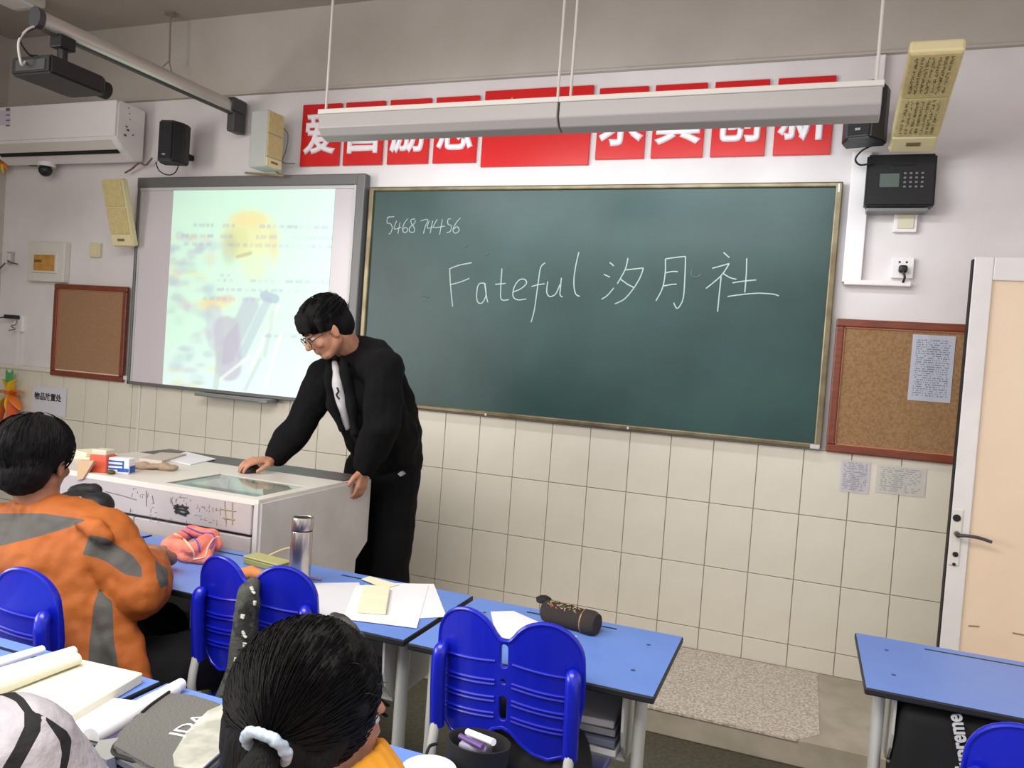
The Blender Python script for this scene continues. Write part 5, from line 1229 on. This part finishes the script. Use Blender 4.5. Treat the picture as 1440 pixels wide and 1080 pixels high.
# ---------------------------------------------------------------- the boy in orange
t = thing('person', 'seated boy seen from behind in an orange and grey jacket', 'person', (-.22, -2.33, 0))
HC = PD(50, 648, 2.12); f, u, r = head_frame(Vector((-.28, .95, -.10)), Vector((0,.05,1)))
s_ = 1.0
bm = bmesh.new(); P, R = head(bm, HC, f, u, r, .98)
NB = PD(62, 715, 2.12); CH = PD(75, 800, 2.08); HP = PD(80, 935, 2.05); HP.z = .50
SRj = PD(138, 752, 2.06); SLj = PD(-35, 760, 2.16)
ERj = PD(200, 830, 2.02); WRj = PZ(216, 778, .785)
ELj = SLj+Vector((-.08,.05,-.22)); WLj = Vector((-.52,-2.02,.74))
limb(bm, [HC-u*.05-f*.02, NB, CH], [.050,.052,.09]); limb(bm, [CH, HP], [.11,.12]); limb(bm, [CH, SRj, ERj, WRj], [.07,.045,.036,.026]); limb(bm, [CH, SLj, ELj, WLj], [.07,.045,.036,.026])
hand(bm, WRj, PZ(200, 744, .748)-WRj, Vector((-.3,0,-1)), 1.1, .5, side=-1); hand(bm, WLj, Vector((.4,.9,-.1)), Vector((.2,0,-1)), .86, .4, side=1)
KR = Vector((.10,-1.93,.50)); KL = Vector((-.22,-1.90,.50)); 
for hp_, kn in ((HP+Vector((.09,.02,0)), KR), (HP+Vector((-.09,.02,0)), KL)): limb(bm, [hp_, kn, Vector((kn.x, kn.y-.02, .08))], [.07,.055,.035])
blob('body', bm, m_skin, t, .005, 3); eyes(t, P, .98, R)
bm = bmesh.new(); ellip(bm, P(0,-.018,.040), (.092,.108,.090), R, 28); ellip(bm, P(0,-.055,-.012), (.080,.062,.078), R, 24); ellip(bm, P(0,-.046,-.046), (.060,.054,.048), R, 20)
for sd in (-1, 1): cap(bm, P(sd*.080,-.01,.05), .016, P(sd*.083,.012,.008), .008)
for k in range(40):
    rn = random.Random(k+50); v = Vector((rn.uniform(-1,1), rn.uniform(-1,.9), rn.uniform(-.1,1))).normalized(); cap(bm, P(v.x*.080, -.018+v.y*.096, .040+v.z*.080), .015, P(v.x*.088, -.018+v.y*.104+.006, .040+v.z*.088), .009)
blob('hair', bm, m_hair, t, .0045, 1, .006, .02)
bm = bmesh.new(); rn = random.Random(2)
strands(bm, P(0,-.020,.038), R, (.096,.113,.095), 900, rn, lambda v: v.z > -.45 and v.y < .7, .13, .0010, lambda p: Vector((p.x*.5, .2 if p.y > 0 else -.3, -.8)))
obj('hair_locks', bm, m_hairs, t)
# jacket with its colour panels
m_or = mat('orange_cloth', (160,84,18), .75, col2=(150,76,15), cscale=10, bump=.25, bscale=30)
m_gr = mat('grey_cloth', (74,72,68), .8, bump=.25, bscale=30)
gp = [[(-60,716),(0,722),(60,722),(122,731),(96,742),(56,754),(0,768),(-80,790)],
      [(126,752),(150,757),(188,782),(199,798),(200,812),(176,808),(150,790),(136,784),(116,780)],
      [(140,826),(146,836),(158,846),(160,900),(170,960),(122,960),(126,900),(132,850)],
      [(218,788),(236,800),(237,822),(226,828),(220,812)]]
def inside(pt, poly):
    x, y = pt; c = False; n = len(poly)
    for i in range(n):
        x1, y1 = poly[i]; x2, y2 = poly[i-1]
        if (y1 > y) != (y2 > y) and x < (x2-x1)*(y-y1)/(y2-y1)+x1: c = not c
    return c
def sdist(p, poly):
    d_ = 1e9
    for i in range(len(poly)):
        ax, ay = poly[i-1]; bx, by = poly[i]; dx, dy = bx-ax, by-ay
        t_ = max(0, min(1, ((p[0]-ax)*dx+(p[1]-ay)*dy)/(dx*dx+dy*dy+1e-9))); d_ = min(d_, math.hypot(p[0]-ax-t_*dx, p[1]-ay-t_*dy))
    return d_ if inside(p, poly) else -d_
def jpaint(c):
    p = toPx(c); return max(sdist(p, g_) for g_ in gp)
bm = bmesh.new(); sh = (SRj-SLj).normalized(); bk = Vector((-sh.y, sh.x, 0))*-1
limb(bm, [NB-Vector((0,0,.03)), CH], [.075,.135]); limb(bm, [SRj, SLj], [.078,.080]); limb(bm, [NB-Vector((0,0,.02)), SRj], [.07,.076]); limb(bm, [NB-Vector((0,0,.02)), SLj], [.07,.076])
CR = CH+sh*.075; CL = CH-sh*.075; HR = PD(118, 960, 2.0); HL = PD(0, 975, 2.08)
limb(bm, [CR, HR], [.115,.135]); limb(bm, [CL, HL], [.115,.135]); limb(bm, [CH, (HR+HL)/2], [.13,.13]); limb(bm, [CR+sh*.02, PD(180, 972, 1.97)], [.07,.06]); limb(bm, [PD(150,860,2.0), PD(186,968,1.97)], [.06,.052])
limb(bm, [SRj, SRj+(ERj-SRj)*.5, ERj, WRj+(ERj-WRj)*.5, WRj+(ERj-WRj)*.52], [.080,.078,.072,.060,.048]); limb(bm, [SLj, ELj, WLj+(ELj-WLj)*.2], [.078,.070,.048])
# collar
for k in range(16):
    a = 2*PI*k/16; q_ = NB+Vector((math.cos(a)*.062, math.sin(a)*.060, .0)); cap(bm, q_+Vector((0,0,-.045)), .020, q_+Vector((math.cos(a)*.004,0,.012)), .014, 10)
# hood flap on the right shoulder
limb(bm, [PD(112,736,1.99), PD(138,742,1.975), PD(150,756,1.97)], [.016,.026,.018])
blob('jacket', bm, zone_mat(m_or, (74,72,68)), t, .0065, 5, .020, .06, paint=jpaint, label='orange jacket with grey yoke and panels')
bm = bmesh.new(); v = ERj-WRj; tube(bm, [WRj+v*.36, WRj+v*.40, WRj+v*.56], [.036,.046,.054], 18); obj('cuff', bm, m_gr, t, smooth=60, label='grey cuff')
bm = bmesh.new()
for hp_, kn in ((HP+Vector((.09,.02,0)), KR), (HP+Vector((-.09,.02,0)), KL)): limb(bm, [hp_, kn, Vector((kn.x, kn.y-.02, .10))], [.098,.078,.062])
blob('trousers', bm, mat('dark_trousers', (18,18,22), .85), t, .01, 4, .02, .1)
for kn in (KR, KL):
    bm = bmesh.new(); limb(bm, [Vector((kn.x, kn.y-.03, .05)), Vector((kn.x, kn.y+.13, .038))], [.042,.036])
    for v in bm.verts: v.co.z = max(v.co.z, .001)
    obj('shoe', bm, m_blackm, t, smooth=60)

# ---------------------------------------------------------------- the girl in front
t = thing('person', 'girl seen from behind with black hair tied in a pale blue band', 'person', (1.0, -3.12, 0))
HC = PD(449, 998, 1.11); f, u, r = head_frame(Vector((.46, .86, -.30)), Vector((.10,.30,.93)))
bm = bmesh.new(); P, R = head(bm, HC, f, u, r, .98)
NB = PD(489, 1086, 1.10); CH = Vector((1.02, -3.10, .64)); HP = Vector((1.04, -3.20, .50))
SRg = Vector((1.20,-3.03,.765)); SLg = Vector((.86,-3.06,.745))
ERg = Vector((1.30,-2.93,.64)); ELg = Vector((.72,-2.98,.66)); WRg = Vector((1.14,-2.96,.60)); WLg = Vector((.90,-2.96,.60))
limb(bm, [HC-u*.05-f*.02, NB, CH], [.048,.050,.08]); limb(bm, [CH, HP], [.10,.115]); limb(bm, [CH, SRg, ERg, WRg], [.06,.042,.034,.024]); limb(bm, [CH, SLg, ELg, WLg], [.06,.042,.034,.024])
hand(bm, WRg, Vector((-.3,.9,-.15)), Vector((0,0,-1)), .82, .4, side=1); hand(bm, WLg, Vector((.3,.9,-.15)), Vector((0,0,-1)), .82, .4, side=-1)
KG = [Vector((1.14,-2.80,.49)), Vector((.94,-2.80,.49))]
for kn, dx in zip(KG, (.08,-.08)): limb(bm, [HP+Vector((dx,.02,0)), kn, Vector((kn.x, kn.y-.02, .08))], [.066,.052,.034])
blob('body', bm, m_skin2, t, .005, 3); eyes(t, P, .98, R)
tie = PD(377, 1047, .992)
bm = bmesh.new(); ellip(bm, P(0,-.028,.026), (.098,.106,.102), R, 30); ellip(bm, P(0,-.062,-.03), (.088,.066,.088), R, 26); cap(bm, P(0,-.07,-.06), .055, tie+fwd*.05, .045); cap(bm, P(-.03,-.05,-.04), .06, PD(362,1074,1.06), .045)
for sd in (-1, 1): cap(bm, P(sd*.078,.0,.03), .022, P(sd*.074,-.03,-.045), .024)
blob('hair', bm, m_hair, t, .005, 4, .006, .03)
bm = bmesh.new(); rn = random.Random(9); tie = PD(377, 1047, .992)
tv = (R.transposed() @ (tie-P(0,-.022,.018))); tv = Vector((tv.x/.1, tv.y/.115, tv.z/.106)).normalized()
strands(bm, P(0,-.030,.020), R, (.1005,.1085,.1065), 3000, rn, lambda v: v.z > -.75 and v.y < .75, .12, .0009, lambda p: (tv-p).normalized())
# loose short hairs
for k in range(24):
    v = Vector((rn.gauss(0,1), rn.gauss(0,1), abs(rn.gauss(0,1)))).normalized()
    if v.y > .6: continue
    p0 = P(0,-.022,.018)+R @ Vector((v.x*.1, v.y*.115, v.z*.106)); dr = R @ Vector((v.x+rn.uniform(-.8,.8), v.y+rn.uniform(-.8,.8), v.z)).normalized()
    tube(bm, [p0, p0+dr*.008, p0+dr*.016+Vector((rn.uniform(-.004,.004),0,-.003))], [.0007,.0006,.0003], 3, caps=False)
obj('hair_locks', bm, mat('dark_brown_locks', (8,7,7), .6, spec=.18), t)
# ponytail
bm = bmesh.new(); tl_ = [tie, tie-fwd*.022-up*.030-right*.008, tie-fwd*.022-up*.085-right*.014, tie-fwd*.010-up*.15-right*.014]
limb(bm, tl_, [.018,.027,.027,.016]); blob('ponytail', bm, m_hair, t, .005, 3, .006, .02)
# scrunchie
bm = bmesh.new(); ax_ = (-fwd*.75-up*.55-right*.3).normalized(); fx1, fy1 = frame_of(ax_); rn = random.Random(12)
for k in range(22):
    a = 2*PI*k/22; q_ = tie-fwd*.006+(fx1*math.cos(a)+fy1*math.sin(a))*.029; ellip(bm, q_, (.0070+rn.uniform(0,.003), .0075, .0070+rn.uniform(0,.003)), seg=10)
blob('hair_band', bm, mat('pale_blue_satin', (176,190,204), .45, col2=(156,172,186), cscale=60), t, .0025, 1, .004, .01, label='pale blue gathered hair band')
# collar and jumper
bm = bmesh.new()
limb(bm, [CH+Vector((0,0,.02)), HP], [.115,.13]); limb(bm, [NB-Vector((0,0,.05)), SRg], [.055,.060]); limb(bm, [NB-Vector((0,0,.05)), SLg], [.055,.060]); limb(bm, [NB-Vector((0,0,.05)), CH], [.06,.11])
limb(bm, [SRg, ERg, WRg+(ERg-WRg)*.15], [.060,.050,.038]); limb(bm, [SLg, ELg, WLg+(ELg-WLg)*.15], [.060,.050,.038])
blob('jumper', bm, mat('tan_ribbed_knit', (176,134,98), .9, bump=.6, bscale=40, stretch=(6,6,.6)), t, .006, 4, .008, .06, label='tan ribbed jumper')
bm = bmesh.new(); nd = (HC-NB).normalized(); nx, ny = frame_of(nd)
for k in range(22):
    a = 2*PI*k/22; q_ = NB+(nx*math.cos(a)+ny*math.sin(a))*.056-nd*.012; cap(bm, q_-nd*.022+(nx*math.cos(a)+ny*math.sin(a))*.006, .012, q_+nd*.020, .010, 10)
blob('collar', bm, mat('mustard_collar', (222,150,36), .8), t, .0045, 3, label='mustard orange stand-up collar')
bm = bmesh.new()
for kn, dx in zip(KG, (.08,-.08)): limb(bm, [HP+Vector((dx,.02,0)), kn, Vector((kn.x, kn.y-.02, .10))], [.09,.072,.058])
blob('trousers', bm, mat('navy_trousers', (24,26,38), .85), t, .01, 4, .02, .1)

# ---------------------------------------------------------------- the pupil cut off at the bottom left
t = thing('person', 'shoulder of a seated pupil in light grey with black stripes, bottom left corner', 'person', (.38, -3.14, 0))
SH = PD(12, 1072, 1.02); m_lg = mat('light_grey_cloth', (176,172,178), .85, bump=.3, bscale=60, col2=(166,162,168), cscale=30)
HCp = SH+Vector((-.17,-.02,.22)); NBp = SH+Vector((-.17,-.03,.06)); CHp = SH+Vector((-.17,-.04,-.16)); HPp = Vector((CHp.x, CHp.y-.05, .50)); f, u, r = head_frame(Vector((-.1,.95,-.3)), Vector((0,.3,.95)))
ELp = SH+Vector((.07,.10,-.20)); WRp = Vector((SH.x-.06, SH.y+.10, .60)); SLp = SH+Vector((-.34,0,0)); EL2 = SLp+Vector((-.06,.08,-.2)); WL2 = Vector((SLp.x+.08, SLp.y+.10, .60))
bm = bmesh.new(); P, R = head(bm, HCp, f, u, r, .96)
limb(bm, [HCp-u*.05, NBp, CHp], [.048,.050,.08]); limb(bm, [CHp, HPp], [.10,.115]); limb(bm, [CHp, SH, ELp, WRp], [.06,.042,.034,.024]); limb(bm, [CHp, SLp, EL2, WL2], [.06,.042,.034,.024])
hand(bm, WRp, Vector((-.3,.9,-.15)), Vector((0,0,-1)), .82, .4, side=1); hand(bm, WL2, Vector((.3,.9,-.15)), Vector((0,0,-1)), .82, .4, side=-1)
KP = [Vector((CHp.x+.1, HPp.y+.38, .49)), Vector((CHp.x-.1, HPp.y+.38, .49))]
for kn, dx in zip(KP, (.08,-.08)): limb(bm, [HPp+Vector((dx,.02,0)), kn, Vector((kn.x, kn.y-.02, .06))], [.066,.052,.036])
blob('body', bm, m_skin2, t, .006, 3); eyes(t, P, .96, R)
bm = bmesh.new(); ellip(bm, P(0,-.018,.040), (.090,.106,.088), R, 24); ellip(bm, P(0,-.055,-.012), (.078,.060,.076), R, 20); blob('hair', bm, m_hair, t, .006, 2, .006, .02)
st = [[(-10,968),(14,968),(34,982),(48,1002),(58,1004),(57,1028),(44,1052),(22,1092),(-4,1092),(20,1052),(34,1022),(34,1002),(22,986),(4,978),(-10,978)],
      [(58,1004),(74,1014),(94,1028),(101,1040),(97,1070),(90,1094),(82,1094),(87,1060),(84,1042),(72,1024)]]
def ppaint(c): p = toPx(c); return max(sdist(p, g_) for g_ in st)
bm = bmesh.new(); limb(bm, [SH, SH+(ELp-SH)*.5, ELp, WRp+(ELp-WRp)*.2], [.086,.080,.066,.044]); limb(bm, [SLp, EL2, WL2+(EL2-WL2)*.2], [.070,.060,.042]); limb(bm, [NBp-Vector((0,0,.05)), SH], [.06,.082]); limb(bm, [NBp-Vector((0,0,.05)), SLp], [.06,.07]); limb(bm, [CHp, HPp], [.13,.14]); limb(bm, [NBp-Vector((0,0,.04)), CHp], [.06,.12])
blob('jacket', bm, zone_mat(m_lg, (20,20,22)), t, .005, 4, .010, .08, paint=ppaint, label='light grey jacket with black stripes')
bm = bmesh.new()
for kn, dx in zip(KP, (.08,-.08)): limb(bm, [HPp+Vector((dx,.02,0)), kn, Vector((kn.x, kn.y-.02, .10))], [.09,.072,.058])
blob('trousers', bm, mat('navy_trousers_2', (24,26,34), .85), t, .01, 4, .02, .1)
